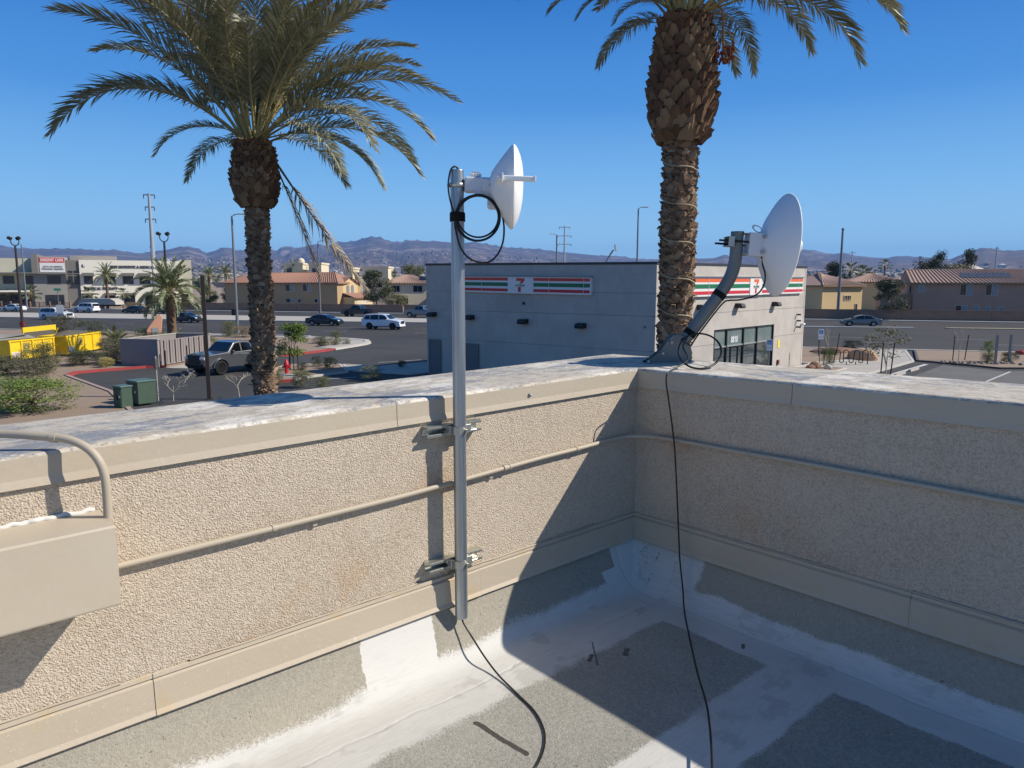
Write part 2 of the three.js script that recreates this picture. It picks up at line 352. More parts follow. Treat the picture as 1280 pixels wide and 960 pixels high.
    if (u < .3 && k > .6 && (v < .33 || Math.abs(v - 1.44 - dA) < .16)) { const cr = Math.abs(S(NF.mid, u * .9 + .2, v * 1.3) - .5); if (cr < .008 && so > .4) c = mixc(c, [84, 80, 74], .75); }
    return c;
  }, SZ);
  const bump = tex(H, H, (uu, vv) => {
    const u = uu * SZ, v = vv * SZ, p = u - dA, q = v - dA, m = at(uu, vv), k = sst(.35, .7, m), gr = S(NF.grain, u * 1.55, v * 1.55), fi = S(NF.fine, u * 1.6, v * 1.6), st = stroke(u, v, p, q);
    let hgt = lerp(.30 + .30 * (gr - .5) + .22 * (fi - .5), .46 + .09 * (st - .5) + .16 * (S(NF.mid, u * .8, v * .8) - .5) + .06 * (gr - .5), k);
    const wob = (S(NF.mid2, u * .5, v * .5) - .5) * .05;
    for (const d of [p - .285 + wob, q - .155 + wob * .6]) hgt += .34 * Math.exp(-((d / .007) ** 2)) * k;        // lap edges under the coating
    hgt += .2 * k * Math.exp(-(((p - 1.13 + wob) / .006) ** 2)) * (q > .3 ? 1 : 0);
    return grey(255 * clamp(hgt));
  }, SZ, false);
  for (const t of [map, bump]) t.wrapS = t.wrapT = THREE.MirroredRepeatWrapping;
  struct('roof_floor', g, mat(0xffffff, .9, { map, bumpMap: bump, bumpScale: .006 }), 'grey granulated roof floor with white-coated seams', 'roof');
  // the rest of the building below
  const q = (a, b) => { const P = W(a, b, 0); return [P.x, P.z]; };
  tag(mesh('building_base', slab([q(-.4, -.3), q(7, -.3), q(7, 7), q(-.4, 7)], EYE - 1.75, EYE - 1.75), M.stuccoR), 'stucco building under the flat roof', 'building');
}
// ---------------------------------------------------------------- conduit, wireway box, bent pipe
M.paintPipe = mat([178, 166, 146], .55);
{
  const t = thing('conduit', 'thin beige painted conduit running along both stucco walls', 'pipe');
  const r = .0100, R = .13, pts = [];
  for (const [b, h] of [[2.44, -.788], [2.2, -.787], [1.8, -.785], [1.412, -.781], [1.1, -.772], [.877, -.764], [.667, -.757], [.449, -.754], [.3, -.75]]) pts.push(W(.022, b, h));
  for (let k = 0; k <= 6; k++) { const th = k / 6 * Math.PI / 2; pts.push(W(.022 + R * (1 - Math.sin(Math.PI / 2 - th)), .022 + R * (1 - Math.sin(th)), -.748)); }
  for (const [a, h] of [[.295, -.745], [.598, -.746], [.897, -.744], [1.3, -.747], [1.675, -.75], [2.4, -.75], [4, -.75]]) pts.push(W(a, .022, h));
  mesh('pipe', tube(pts, r, 220, 12, .3), M.paintPipe, t);
  const coup = (P, Q, l = .03, k = 1.28) => { const d = Q.clone().sub(P).normalize(), m = []; m.push(bar(P.clone().addScaledVector(d, -l / 2), P.clone().addScaledVector(d, l / 2), r * k * .94, 14)); for (const e of [-.5, .5]) m.push(bar(P.clone().addScaledVector(d, e * l - .004), P.clone().addScaledVector(d, e * l + .004), r * k * 1.1, 14)); mesh('coupling', m, M.paintPipe, t); };
  coup(W(.022, .877, -.764), W(.022, .7, -.758)); coup(W(.022, .449, -.754), W(.022, .3, -.75), .01, 1.15); coup(W(.66, .022, -.746), W(.9, .022, -.744), .01, 1.2); coup(W(.022, 1.9, -.7855), W(.022, 1.8, -.785), .008, 1.12);
  for (const [b, h] of [[.955, -.767], [1.75, -.785]]) mesh('pipe_strap', bandBox(W(.008, b, h - .016), W(.008, b + .015, h - .016)), M.paintPipe, t);
  function bandBox(P) { const g = box(.016, .03, .012); g.rotateY(Math.atan2(-DB.z, DB.x)); g.translate(P.x, P.y, P.z); return g; }
}
{
  const t = thing('wireway_box', 'long beige sheet-metal box fixed to the sunlit wall', 'box');
  M.boxPaint = mat(0xffffff, .5, { map: tex(512, 256, (u, v) => mixc([196, 184, 163], [188, 175, 153], clamp(.5 + (S(NF.soft, u, v) - .5) * 1.5 + (S(NF.fine, u * 2, v * 2) - .5) * .5)), 1.3), bumpMap: tex(256, 256, (u, v) => grey(128 + 60 * (S(NF.soft, u, v) - .5)), 1.2, false), bumpScale: .004 });
  mesh('box_body', sweep('L', [[.004, -.83], [.196, -.832], [.199, -.829], [.199, -.618], [.196, -.614], [.004, -.612]], 2.408, 4.0, 2), M.boxPaint, t);
  mesh('cover', sweep('L', [[.197, -.836], [.2035, -.835], [.2055, -.83], [.2055, -.617], [.2025, -.611], [.15, -.6105], [.15, -.6135], [.1992, -.6145]], 2.404, 4.0, 2), M.boxPaint, t);
  const pts = [], c = mat([214, 211, 202], .8); for (let k = 0; k < 80; k++) pts.push(W(.006 + rr(-.002, .003), 2.42 + k * .018, -.609 + rr(-.0025, .003)));
  mesh('sealant_bead', tube(pts, .0075, 400, 7), c, t);
}
{
  const t = thing('bent_pipe', 'beige bent pipe rising from the metal box and crossing the wall cap', 'pipe');
  const P = [[.1, 2.402, -.615], [.1, 2.401, -.57], [.1, 2.402, -.50], [.094, 2.414, -.448], [.07, 2.44, -.41], [.03, 2.48, -.388], [-.02, 2.535, -.379], [-.1, 2.62, -.371], [-.3, 2.84, -.364], [-.5, 3.06, -.36]].map(q => W(...q));
  mesh('pipe', tube(P, .0118, 120, 14), M.paintPipe, t);
  mesh('coupling', [bar(P[5].clone().lerp(P[6], .3), P[5].clone().lerp(P[6], .55), .0138, 14)], M.paintPipe, t);
  mesh('mounting_foot', [bar(W(-.5, 3.06, -.36), W(-.5, 3.06, -.42), .012)], M.paintPipe, t);
}
// ---------------------------------------------------------------- galvanized mast with its two channel brackets
M.galv = mat(0xffffff, .38, { metalness: .85, map: tex(256, 512, (u, v) => { const s = S(NF.mid, u, v * .6), f = S(NF.fine, u, v); return mixc([150, 158, 164], [190, 196, 199], clamp(.5 + (s - .5) * 1.7 + (f - .5) * .7)); }, [1, 1]) });
M.zinc = mat([200, 200, 190], .32, { metalness: .8 });
M.zincDull = mat([176, 178, 172], .42, { metalness: .75 });
const MAST = W(.068, 1.157, 0), mastY0 = EYE - 1.345, mastY1 = EYE + .42;
{
  const t = thing('antenna_mast', 'tall galvanized steel mast clamped to the sunlit parapet', 'mast', [MAST.x, mastY0, MAST.z]);
  const Hm = mastY1 - mastY0;
  const g = new THREE.LatheGeometry([[.0215, 0], [.0255, 0], [.0255, .004], [.0255, Hm * .5], [.0255, Hm - .003], [.0245, Hm], [.0215, Hm], [.0215, Hm * .5], [.0215, 0]].map(p => new THREE.Vector2(...p)), 32);
  mesh('pole', g, M.galv, t);
  const ang = Math.atan2(-DB.z, DB.x);   // box x axis along the wall
  for (const h of [-.552, -1.098]) {
    const mid = W(.0, 1.16, h), gB = new THREE.Group(); gB.name = 'bracket'; gB.position.set(mid.x - MAST.x, mid.y - mastY0, mid.z - MAST.z); gB.rotation.y = ang; gB.rotation.z = 0; t.add(gB);
    // local axes: x along the wall away from the corner, z into the wall (so -z points to the room) -> find sign
    const inward = V(DA.x, 0, DA.z).applyAxisAngle(V(0, 1, 0), -ang).z > 0 ? 1 : -1, L = .262;
    mesh('channel', [box(L, .041, .003, 0, 0, inward * .0035), box(L, .0026, .038, 0, .0205, inward * .022), box(L, .0026, .038, 0, -.0205, inward * .022), box(L, .009, .0024, 0, .0155, inward * .0405), box(L, .009, .0024, 0, -.0155, inward * .0405), box(L, .0024, .008, 0, .0115, inward * .036), box(L, .0024, .008, 0, -.0115, inward * .036)], M.zinc, gB);
    const zc = inward * .066, clamp2 = [];
    const ringS = new THREE.Shape(); ringS.absarc(0, 0, .0292, Math.PI, 0, inward < 0); 
    const strip = []; for (let k = 0; k <= 14; k++) { const th = Math.PI * k / 14, cx = Math.cos(th) * .0285, cz = zc + inward * Math.sin(th) * .0285; strip.push(V(cx, 0, cz)); }
    for (let k = 0; k < 14; k++) { const a = strip[k], b = strip[k + 1], m = a.clone().add(b).multiplyScalar(.5), d = b.clone().sub(a); const q = box(d.length() + .001, .032, .0026); q.rotateY(Math.atan2(-d.z, d.x)); q.translate(m.x, 0, m.z); clamp2.push(q); }
    for (const s of [-1, 1]) clamp2.push(box(.0026, .032, .034, s * .0285, 0, zc - inward * .015));
    mesh('pipe_clamp', clamp2, M.zincDull, gB);
    const b1 = new THREE.CylinderGeometry(.0075, .0075, .012, 6); b1.rotateX(Math.PI / 2); b1.translate(-.012, .001, zc + inward * .036);
    const b2 = new THREE.CylinderGeometry(.004, .004, .075, 8); b2.rotateZ(Math.PI / 2); b2.translate(-.06, -.012, inward * .05);
    const ear = rbox(.03, .034, .006, .002, -.047, 0, zc - inward * .004);
    const washer = box(.022, .03, .012, -.044, 0, inward * .05);
    mesh('clamp_bolt', b1, M.zinc, gB); mesh('channel_bolt', [b2, washer], M.zinc, gB); mesh('clamp_ear', ear, M.zincDull, gB); mesh('clamp_ear', rbox(.012, .034, .03, .002, .036, 0, zc - inward * .018), M.zincDull, gB);
  }
}
// ---------------------------------------------------------------- dish on the mast
M.whitePl = mat([238, 238, 236], .42);
M.whitePl2 = mat([214, 216, 220], .5);
const latheX = (pts, n = 48) => { const g = new THREE.LatheGeometry(pts.map(p => new THREE.Vector2(p[0], p[1])), n); g.rotateZ(-Math.PI / 2); return g; }; // (radius, x)
{
  const t = thing('dish_antenna', 'small white dish antenna clamped to the top of the mast', 'antenna', [.0, 5.858, -2.8]);
  t.rotation.z = -.03; t.rotation.y = .03;
  mesh('reflector', latheX([[0, -.086], [.03, -.084], [.052, -.078], [.075, -.064], [.108, -.040], [.138, -.017], [.151, -.006], [.1555, 0], [.1555, .004], [.152, .005], [.13, -.012], [.1, -.035], [.05, -.065], [0, -.076]]), M.whitePl, t);
  mesh('radome', latheX([[.1535, .004], [.1525, .007], [.14, .016], [.115, .027], [.085, .035], [.05, .040], [0, .042]]), M.whitePl, t);
  mesh('mount_neck', [rbox(.10, .056, .05, .008, -.128, .003, .0), rbox(.05, .05, .062, .006, -.09, .0, 0), rbox(.06, .03, .052, .006, -.11, -.02, 0)], M.whitePl2, t);
  const wing = box(.03, .018, .004, -.138, .043, 0); mesh('wing_knob', [cyl(.006, .006, .02, -.138, .034, 0), wing, rbox(.016, .012, .012, .003, -.152, .04, 0), rbox(.016, .012, .012, .003, -.124, .04, 0)], M.whitePl2, t);
  const piv = new THREE.CylinderGeometry(.012, .012, .07, 20); piv.rotateX(Math.PI / 2); piv.translate(-.082, .001, .002);
  const piv2 = new THREE.CylinderGeometry(.006, .006, .078, 6); piv2.rotateX(Math.PI / 2); piv2.translate(-.082, .001, .002);
  mesh('tilt_pivot', [piv], M.whitePl2, t); mesh('pivot_bolt', piv2, M.zincDull, t);
  mesh('radio_housing', [rbox(.05, .05, .06, .012, -.066, -.058, 0)], M.whitePl2, t);
  mesh('side_arm', [rbox(.112, .018, .018, .004, .018, .008, .176), rbox(.006, .034, .032, .002, -.04, .008, .176), rbox(.02, .014, .12, .004, -.05, .008, .115), rbox(.007, .021, .021, .002, .075, .008, .176)], M.whitePl, t);
  const ringG = new THREE.TorusGeometry(.0285, .0035, 8, 28); ringG.rotateX(Math.PI / 2); ringG.scale(1, 2.2, 1); ringG.translate(-.2065, 0, -.0);
  mesh('hose_clamp', [ringG], M.zinc, t); mesh('clamp_block', [rbox(.02, .04, .036, .003, -.176, 0, 0)], mat([70, 72, 74], .6), t);
  mesh('clamp_screw', [rbox(.012, .012, .02, .002, -.236, -.002, .006)], M.darkMetal, t);
}
M.cable = mat([14, 14, 15], .42);
{ // cable with its coil
  const t = thing('antenna_cable', 'black cable coiled at the mast top and emerging below it onto the roof', 'cable', [0, 0, 0]);
  const z = -2.755, r = .0036, cx = -.129, cy = 5.747;
  const coil = [];
  for (let k = 0; k <= 110; k++) { const th = Math.PI + k / 110 * Math.PI * 2 * 3; const R = .077 + .0035 * Math.floor(k / 37) + .003 * Math.sin(th * 1.3); coil.push(V(cx + R * Math.cos(th) * .98 + .002 * (k / 37 | 0), cy + R * Math.sin(th) - .004 * (k / 37 | 0), z + .012 * Math.sin(th * .5) + .004 * (k / 37 | 0))); }
  mesh('cable_coil', tube(coil, r * .95, 420, 8), M.cable, t);
  mesh('cable_loop', tube([V(-.215, 5.75, z), V(-.21, 5.70, z + .004), V(-.19, 5.63, z + .006), V(-.155, 5.59, z + .006), V(-.1, 5.577, z + .004), V(-.06, 5.60, z), V(-.035, 5.65, z - .006), V(-.03, 5.71, z - .012), V(-.04, 5.765, z - .03), V(-.06, 5.80, z - .045)], r, 120, 8), M.cable, t);
  mesh('cable_feed', tube([V(-.2, 5.90, -2.796), V(-.203, 5.925, -2.79), V(-.214, 5.931, -2.782), V(-.228, 5.915, -2.772), V(-.236, 5.87, -2.766), V(-.234, 5.83, -2.762), V(-.225, 5.79, -2.758), V(-.214, 5.755, -2.757)], r, 90, 8), M.cable, t);
  mesh('cable_tail', tube([W(.066, 1.157, -1.2), W(.068, 1.155, -1.33), W(.085, 1.15, -1.365), W(.12, 1.143, -1.40), W(.2, 1.14, -1.455), W(.31, 1.155, -1.482), W(.45, 1.178, -1.488), W(.585, 1.207, -1.488), W(.695, 1.266, -1.489), W(.775, 1.36, -1.489), W(.80, 1.45, -1.489), W(.78, 1.7, -1.489)], r, 160, 8), M.cable, t);
  const strap = []; const st = new THREE.CylinderGeometry(.0295, .0295, .032, 28, 1, true); st.translate(MAST.x, 5.747, MAST.z);
  const sw = new THREE.CylinderGeometry(.02, .02, .032, 16, 1, true); sw.translate(-.2085, 5.747, -2.752);
  mesh('hook_strap', [st, sw, box(.05, .032, .003, MAST.x + .004, 5.747, MAST.z + .042)], mat([12, 12, 13], .95), t);
}
// ---------------------------------------------------------------- second dish on a bent arm standing on the shaded wall's cap
M.armGrey = mat(0xffffff, .5, { metalness: .25, map: tex(128, 128, (u, v) => mixc([108, 112, 110], [128, 131, 127], S(NF.soft, u, v)), .4) });
const AZ = -3.85;
{
  const t = thing('antenna_mount', 'bent grey steel antenna arm on a hinged foot on the wall cap', 'bracket', [.84, EYE - .415, AZ]);
  const pl = new THREE.Shape([[-.135, 0], [-.10, .022], [-.06, .055], [-.025, .105], [.005, .14], [.035, .147], [.06, .135], [.10, .085], [.112, .05], [.105, 0]].map(p => new THREE.Vector2(...p)));
  const hole = (x, y, r) => { const h = new THREE.Path(); h.absarc(x, y, r, 0, 7); pl.holes.push(h); };
  hole(-.065, .028, .006); hole(.05, .022, .012); hole(-.02, .06, .0045);
  for (const s of [-1, 1]) { const g = new THREE.ExtrudeGeometry(pl, { depth: .003, bevelEnabled: false, curveSegments: 10 }); g.translate(0, .003, s * .036 - .0015); mesh('side_plate', g, M.armGrey, t); }
  mesh('foot_plate', [box(.24, .003, .078, -.015, .0015, 0), box(.03, .003, .13, .10, .0015, .0), box(.03, .003, .13, -.12, .0015, 0)], M.armGrey, t);
  const bolt = (x, y, z, ax) => { const g = new THREE.CylinderGeometry(.008, .008, .1, 6); if (ax) { g.rotateX(Math.PI / 2); } g.translate(x, y, z); return g; };
  mesh('hinge_bolt', bolt(0, .108, 0, 1), M.zincDull, t); mesh('hinge_bolt', bolt(-.045, .05, 0, 1), M.zincDull, t);
  for (const [x, z] of [[.11, .05], [.11, -.05], [-.12, .05], [-.12, -.05]]) { const g = new THREE.CylinderGeometry(.007, .008, .01, 6); g.translate(x, .008, z); mesh('anchor_bolt', g, M.zincDull, t); }
  const path = [V(.0, .012, 0), V(.06, .094, 0), V(.13, .189, 0), V(.2, .285, 0), V(.255, .36, 0), V(.288, .412, 0), V(.312, .462, 0), V(.326, .515, 0), V(.332, .57, 0), V(.335, .68, 0)];
  mesh('arm_tube', tube(path, .033, 90, 28, .5), M.armGrey, t);
  mesh('end_cap', cyl(.0333, .0333, .004, .335, .681, 0, 28), mat([40, 44, 44], .6), t);
  for (const [k, l] of [[.245, .03], [.6, .03]]) { // cable straps round the arm
    const a = k === .6 ? V(.252, .356, 0) : V(.105, .155, 0), d = V(.07, .096, 0).normalize();
    mesh('hook_strap', bar(a.clone().addScaledVector(d, -l / 2), a.clone().addScaledVector(d, l / 2), .0355, 28), mat([13, 13, 15], .95), t);
  }
}
{
  const t = thing('dish_antenna', 'large white dish antenna on the bent arm, seen from behind', 'antenna', [1.395, EYE + .198, AZ]);
  t.rotation.z = -.075;
  const R = .262;
  mesh('reflector', latheX([[0, -.098], [.05, -.094], [.1, -.082], [.16, -.058], [.21, -.030], [.245, -.008], [R, .006], [R + .003, .009], [R, .013], [.24, -.002], [.2, -.028], [.14, -.060], [.07, -.082], [0, -.088]], 72), M.whitePl, t);
  mesh('feed_horn', [latheX([[.0, -.08], [.02, -.08], [.02, .08], [.034, .085], [.034, .11], [0, .112]], 24)], M.whitePl2, t);
  mesh('radio_housing', [rbox(.095, .105, .085, .006, -.108, -.005, .0)], M.whitePl2, t);
  const plate = [rbox(.10, .118, .004, .0015, -.118, -.008, .048), rbox(.10, .118, .004, .0015, -.118, -.008, -.048), rbox(.005, .118, .1, .0015, -.168, -.008, 0)];
  mesh('mount_bracket', plate, M.whitePl2, t);
  for (const [x, y] of [[-.098, .034], [-.1, -.045]]) { const g = new THREE.CylinderGeometry(.011, .011, .012, 18), w2 = new THREE.CylinderGeometry(.0065, .0065, .02, 6); g.rotateX(Math.PI / 2); w2.rotateX(Math.PI / 2); g.translate(x, y, .054); w2.translate(x, y, .056); mesh('bolt', [g, w2], M.zincDull, t); }
  for (const y of [.045, -.06]) mesh('clamp_jaw', [box(.03, .004, .085, -.186, y, 0)], M.zincDull, t);
  mesh('u_bolt', [bar(V(-.165, .002, .038), V(-.325, .0, .038), .0055), bar(V(-.165, -.012, -.038), V(-.325, -.012, -.038), .0055)], M.darkMetal, t);
  mesh('back_clamp', [box(.03, .05, .003, -.262, -.002, .044), box(.03, .05, .003, -.262, -.002, -.044), box(.04, .003, .088, -.262, .022, 0), box(.04, .003, .088, -.262, -.026, 0)], M.zincDull, t);
  const tor = new THREE.TorusGeometry(.022, .0045, 8, 24); tor.scale(1.25, .62, 1); tor.rotateZ(-.45); tor.translate(-.128, .072, .02); mesh('lifting_ring', tor, M.whitePl2, t);
  mesh('cable_gland', [cyl(.009, .009, .02, -.085, -.066, .02, 12)], M.darkMetal, t);
}
{
  const t = thing('antenna_cable', 'black cable looped at the arm foot and hanging down the shaded wall', 'cable');
  const r = .0042, z = AZ;
  mesh('cable_feed', tube([V(1.305, 5.635, z + .02), V(1.306, 5.60, z + .02), V(1.318, 5.55, z + .03), V(1.315, 5.50, z + .035), V(1.29, 5.455, z + .04), V(1.25, 5.43, z + .035), V(1.19, 5.415, z + .03), V(1.14, 5.412, z + .024), V(1.112, 5.402, z + .022), V(1.065, 5.345, z + .022), V(1.0, 5.255, z + .022), V(.965, 5.205, z + .024), V(.945, 5.175, z + .034)], r, 160, 8), M.cable, t);
  const coil = []; for (let k = 0; k <= 90; k++) { const th = 2.5 - k / 90 * Math.PI * 2 * 2.05, R = .108 + .003 * Math.sin(th * .7), u = Math.sin(th), lean = .006 * k / 90; coil.push(V(.94 + .04 * u + R * Math.cos(th), 5.168 + .072 * u, -3.625 - .175 * u + lean)); }  // leans on the cap's inner edge
  coil.unshift(V(.945, 5.175, z + .034));
  mesh('cable_coil', tube(coil, r * 1.08, 320, 8), M.cable, t);
  const e = coil[coil.length - 1];
  mesh('cable_drop', tube([e, V(e.x - .03, e.y - .05, z + .12), W(.2, -.14, -.375), W(.212, -.02, -.408), W(.222, .048, -.425), W(.228, .062, -.47), W(.24, .052, -.56), W(.279, .05, -.775), W(.317, .06, -1.077), W(.352, .08, -1.29), W(.40, .115, -1.41), W(.5, .235, -1.452), W(.645, .40, -1.45), W(.85, .63, -1.44), W(1.03, .82, -1.438), W(1.225, 1.08, -1.44), W(1.35, 1.3, -1.46), W(1.45, 1.6, -1.49), W(1.4, 2.2, -1.495)], r * .9, 260, 8), M.cable, t);
}
// small things lying on the caps
{
  const t = thing('cap_screw', 'round screw head standing out of the sunlit cap fascia', 'screw'); const P = W(INW + .006, .735, -.468); mesh('head', new THREE.SphereGeometry(.0065, 12, 8).translate(P.x, P.y, P.z), M.zincDull, t); mesh('washer', bar(P, W(INW, .735, -.468), .009, 12), M.zincDull, t);
}
// ---------------------------------------------------------------- ground, road, lots
const rise = r => .0000045 * (r - 400) ** 2 + .005 * (r - 400);
const nearK = x => -69.3 + .292 * x, farK = x => -125.9 + .337 * x;
{
  // one sheet of desert ground from under the building to the foothills, rising gently beyond the houses
  const pos = [], uv = [], idx = [], R = [0, 40, 90, 150, 220, 320, 450, 650, 900, 1300, 1800, 2500, 3300, 4300], nT = 96;
  for (let i = 0; i < R.length; i++) for (let k = 0; k <= nT; k++) {
    const th = k / nT * 2 * Math.PI, x = R[i] * Math.sin(th), z = -R[i] * Math.cos(th), y = R[i] > 400 ? rise(R[i]) : -.02;
    pos.push(x, y, z); uv.push(x, z);
  }
  for (let i = 0; i < R.length - 1; i++) for (let k = 0; k < nT; k++) { const o = i * (nT + 1) + k; idx.push(o, o + nT + 2, o + nT + 1, o, o + 1, o + nT + 2); }
  const g = new THREE.BufferGeometry(); g.setAttribute('position', new THREE.Float32BufferAttribute(pos, 3)); g.setAttribute('uv', new THREE.Float32BufferAttribute(uv, 2)); g.setIndex(idx); g.computeVertexNormals();
  struct('ground', g, M.dirt, 'bare tan desert ground around the lots', 'ground');
}
let hillY;
{ // mountains: ridge line given as [azimuth degrees, elevation degrees], rough eroded flanks in front of it
  const ridge = [[-45.5,2.34],[-40.6,2.17],[-34.8,2.49],[-33.9,2.32],[-32.4,2.31],[-31.5,2.35],[-30.4,2.36],[-29.5,2.3],[-28.3,2.35],[-27.5,2.2],[-26.6,2.14],[-25.5,2.35],[-23.7,2.7],[-23.1,2.51],[-22.5,2.24],[-21.3,2.66],[-20.3,2.45],[-19.2,2.58],[-17.7,2.5],[-17.4,2.72],[-16.7,2.82],[-16.4,2.71],[-15.8,2.78],[-15.1,2.95],[-14.6,3.01],[-14.1,2.89],[-13.4,3.17],[-12.2,3.23],[-11.5,3.45],[-10.9,3.63],[-10.1,3.59],[-9.5,3.29],[-8.6,3.24],[-7.9,3.39],[-6.7,3.32],[-5.1,3.27],[-4.5,3.18],[-3.8,3.21],[-3.1,3.27],[-2.2,3.16],[-1.2,2.97],[-0.3,2.85],[1.9,2.73],[3.4,2.54],[5.7,2.29],[7.1,2.18],[8.4,2.13],[9.6,1.94],[10.9,1.9],[13.9,1.88],[15.3,1.93],[16.1,2.15],[16.9,1.97],[19.2,2.18],[20.5,2.24],[21.4,2.43],[22.0,2.48],[22.7,2.32],[23.4,2.13],[24.3,2.24],[25.2,1.95],[26.3,1.85],[27.1,1.8],[27.7,1.93],[28.8,1.86],[30.8,1.68],[31.3,1.91],[31.8,2.11],[32.3,2.31],[32.7,2.38],[33.3,2.25],[33.9,2.15],[34.8,2.19],[39.5,2.15],[46.2,1.68]];
  const el = az => { let i = 0; while (i < ridge.length - 2 && az > ridge[i + 1][0]) i++; const a = ridge[i], b = ridge[i + 1], t = clamp((az - a[0]) / (b[0] - a[0])); return lerp(a[1], b[1], t * t * (3 - 2 * t) * .5 + t * .5); };
  const rid = (f, x, y) => 1 - Math.abs(2 * S(f, x, y) - 1), nA = 760, R = []; for (let r = 3000; r <= 8600; r *= 1.0145) R.push(r);
  const peakAt = az => 6900 + 500 * Math.sin(az * .31) - 1500 * sst(29.5, 31.5, az);
  hillY = (az, r) => {
    const a = az * Math.PI / 180, x = r * Math.sin(a), z = -r * Math.cos(a), peakR = peakAt(az), t = (r - 3000) / (peakR - 3000), base = rise(3000);
    const e = el(az), Hp = Math.tan(e * Math.PI / 180) * peakR + EYE, tt = clamp(t), nx = x * .00011, nz = z * .00011, w = (S(NF.soft2, nx * 1.5, nz * 1.5) - .5);
    let y = t < 1 ? base + (Hp - base) * (Math.pow(tt, 1.5) * .75 + tt * .25) : lerp(Hp, base, clamp((t - 1) * 2.2));
    if (t < 0) return rise(r);
    // spurs running down from the crest, cut by gullies; lower foothills in front
    const sp = rid(NF.soft, az * .05 + w * .25, r * .00003 + w * .2) * .6 + rid(NF.mid, az * .035 + w * .2 + .3, r * .00004) * .35, er = rid(NF.mid2, nx * 4, nz * 4), f = Hp / 400;
    y += (sp - .66) * 240 * f * Math.pow(tt * (1 - tt) * 4, .9) * (t < 1 ? 1 : 0) + (er - .62) * 80 * f * tt * clamp((1 - tt) * 5);
    y += Math.max(0, S(NF.soft2, az * .03 + .4, r * .00005 + .1) - .52) * 170 * f * clamp(t * 3) * clamp((.8 - t) * 3);
    const cap = Math.tan(e * (.5 + .47 * tt) * Math.PI / 180) * r + EYE; if (t < 1 && y > cap) y = cap + (y - cap) * .12;
    return y;
  };
  const pos = [], idx = [], uv = [], colr = [];
  for (let i = 0; i < R.length; i++) for (let k = 0; k <= nA; k++) {
    const az = -46 + 92 * k / nA, a = az * Math.PI / 180, r = R[i], x = r * Math.sin(a), z = -r * Math.cos(a), t = (r - 3000) / (peakAt(az) - 3000), nx = x * .00011, nz = z * .00011, y = hillY(az, r);
    pos.push(x, y - (i === 0 ? 40 : 0), z); uv.push(x, z);
    const m = S(NF.soft, nx * 5 + .3, nz * 5), d = S(NF.mid, nx * 9, nz * 9), pale = sst(.53, .66, m + (d - .5) * .5);
    const c = mixc([.09, .068, .062], [.25, .20, .17], clamp(pale * .8 + (d - .5) * .6)); colr.push(...c);
  }
  for (let i = 0; i < R.length - 1; i++) for (let k = 0; k < nA; k++) { const o = i * (nA + 1) + k; idx.push(o, o + nA + 2, o + nA + 1, o, o + 1, o + nA + 2); }
  const g = new THREE.BufferGeometry(); g.setAttribute('position', new THREE.Float32BufferAttribute(pos, 3)); g.setAttribute('uv', new THREE.Float32BufferAttribute(uv, 2)); g.setAttribute('color', new THREE.Float32BufferAttribute(colr, 3)); g.setIndex(idx); g.computeVertexNormals();
  struct('mountains', g, mat(0xffffff, 1, { vertexColors: true }), 'bare brown desert mountains along the horizon', 'mountain');
}
{ // the far town: thousands of small pale houses and trees reading as one speckled band
  const g = merge([box(13, 4, 9, 0, 2, 0), new THREE.ConeGeometry(8.6, 2.4, 4).rotateY(Math.PI / 4).scale(1, 1, .75).translate(0, 5.2, 0)]), n = 3400, im = new THREE.InstancedMesh(g, mat(0xffffff, .9), n), m = new THREE.Matrix4(), c = new THREE.Color();
  const tr = new THREE.IcosahedronGeometry(4.2, 0), im2 = new THREE.InstancedMesh(tr, mat(0xffffff, 1), 1500);
  for (let i = 0; i < n; i++) {
    const far = rnd() < .16, r = far ? rr(3000, 4700) : 480 + 2800 * Math.pow(rnd(), .8), a = (far ? rr(-27, 4) : rr(-42, 42)) * Math.PI / 180, s = (far ? .75 : 1) * rr(.7, 1.4) * (rnd() < .06 ? 2 : 1), y = hillY(a * 180 / Math.PI, r);
    m.makeRotationY(rr(-.3, .3) + (rnd() < .5 ? 1.57 : 0)).scale(V(s, s * rr(.8, 1.3), s)).setPosition(r * Math.sin(a), y - .5, -r * Math.cos(a)); im.setMatrixAt(i, m);
    const k = rnd(); im.setColorAt(i, k < .18 ? c.setRGB(.5, .46, .41) : k < .7 ? c.setRGB(.32, .27, .215) : c.setRGB(.24, .165, .125));
    const r2 = far ? rr(3000, 4700) : 480 + 2800 * Math.pow(rnd(), .8), a2 = (far ? rr(-27, 4) : rr(-42, 42)) * Math.PI / 180, s2 = rr(.6, 1.5), y2 = hillY(a2 * 180 / Math.PI, r2);
    m.makeScale(s2, s2 * rr(.8, 1.3), s2).setPosition(r2 * Math.sin(a2), y2 + 3 * s2, -r2 * Math.cos(a2)); if (i >= 1500) continue; im2.setMatrixAt(i, m); im2.setColorAt(i, c.setRGB(.07, .075, .04).multiplyScalar(rr(.7, 1.3)));
  }
  im.name = 'distant_houses'; im2.name = 'distant_trees';
  tag(im, 'far-off pale houses spread below the mountains', 'houses', null, 'stuff'); tag(im2, 'far-off dark trees among the distant houses', 'trees', null, 'stuff'); scene.add(im, im2);
}
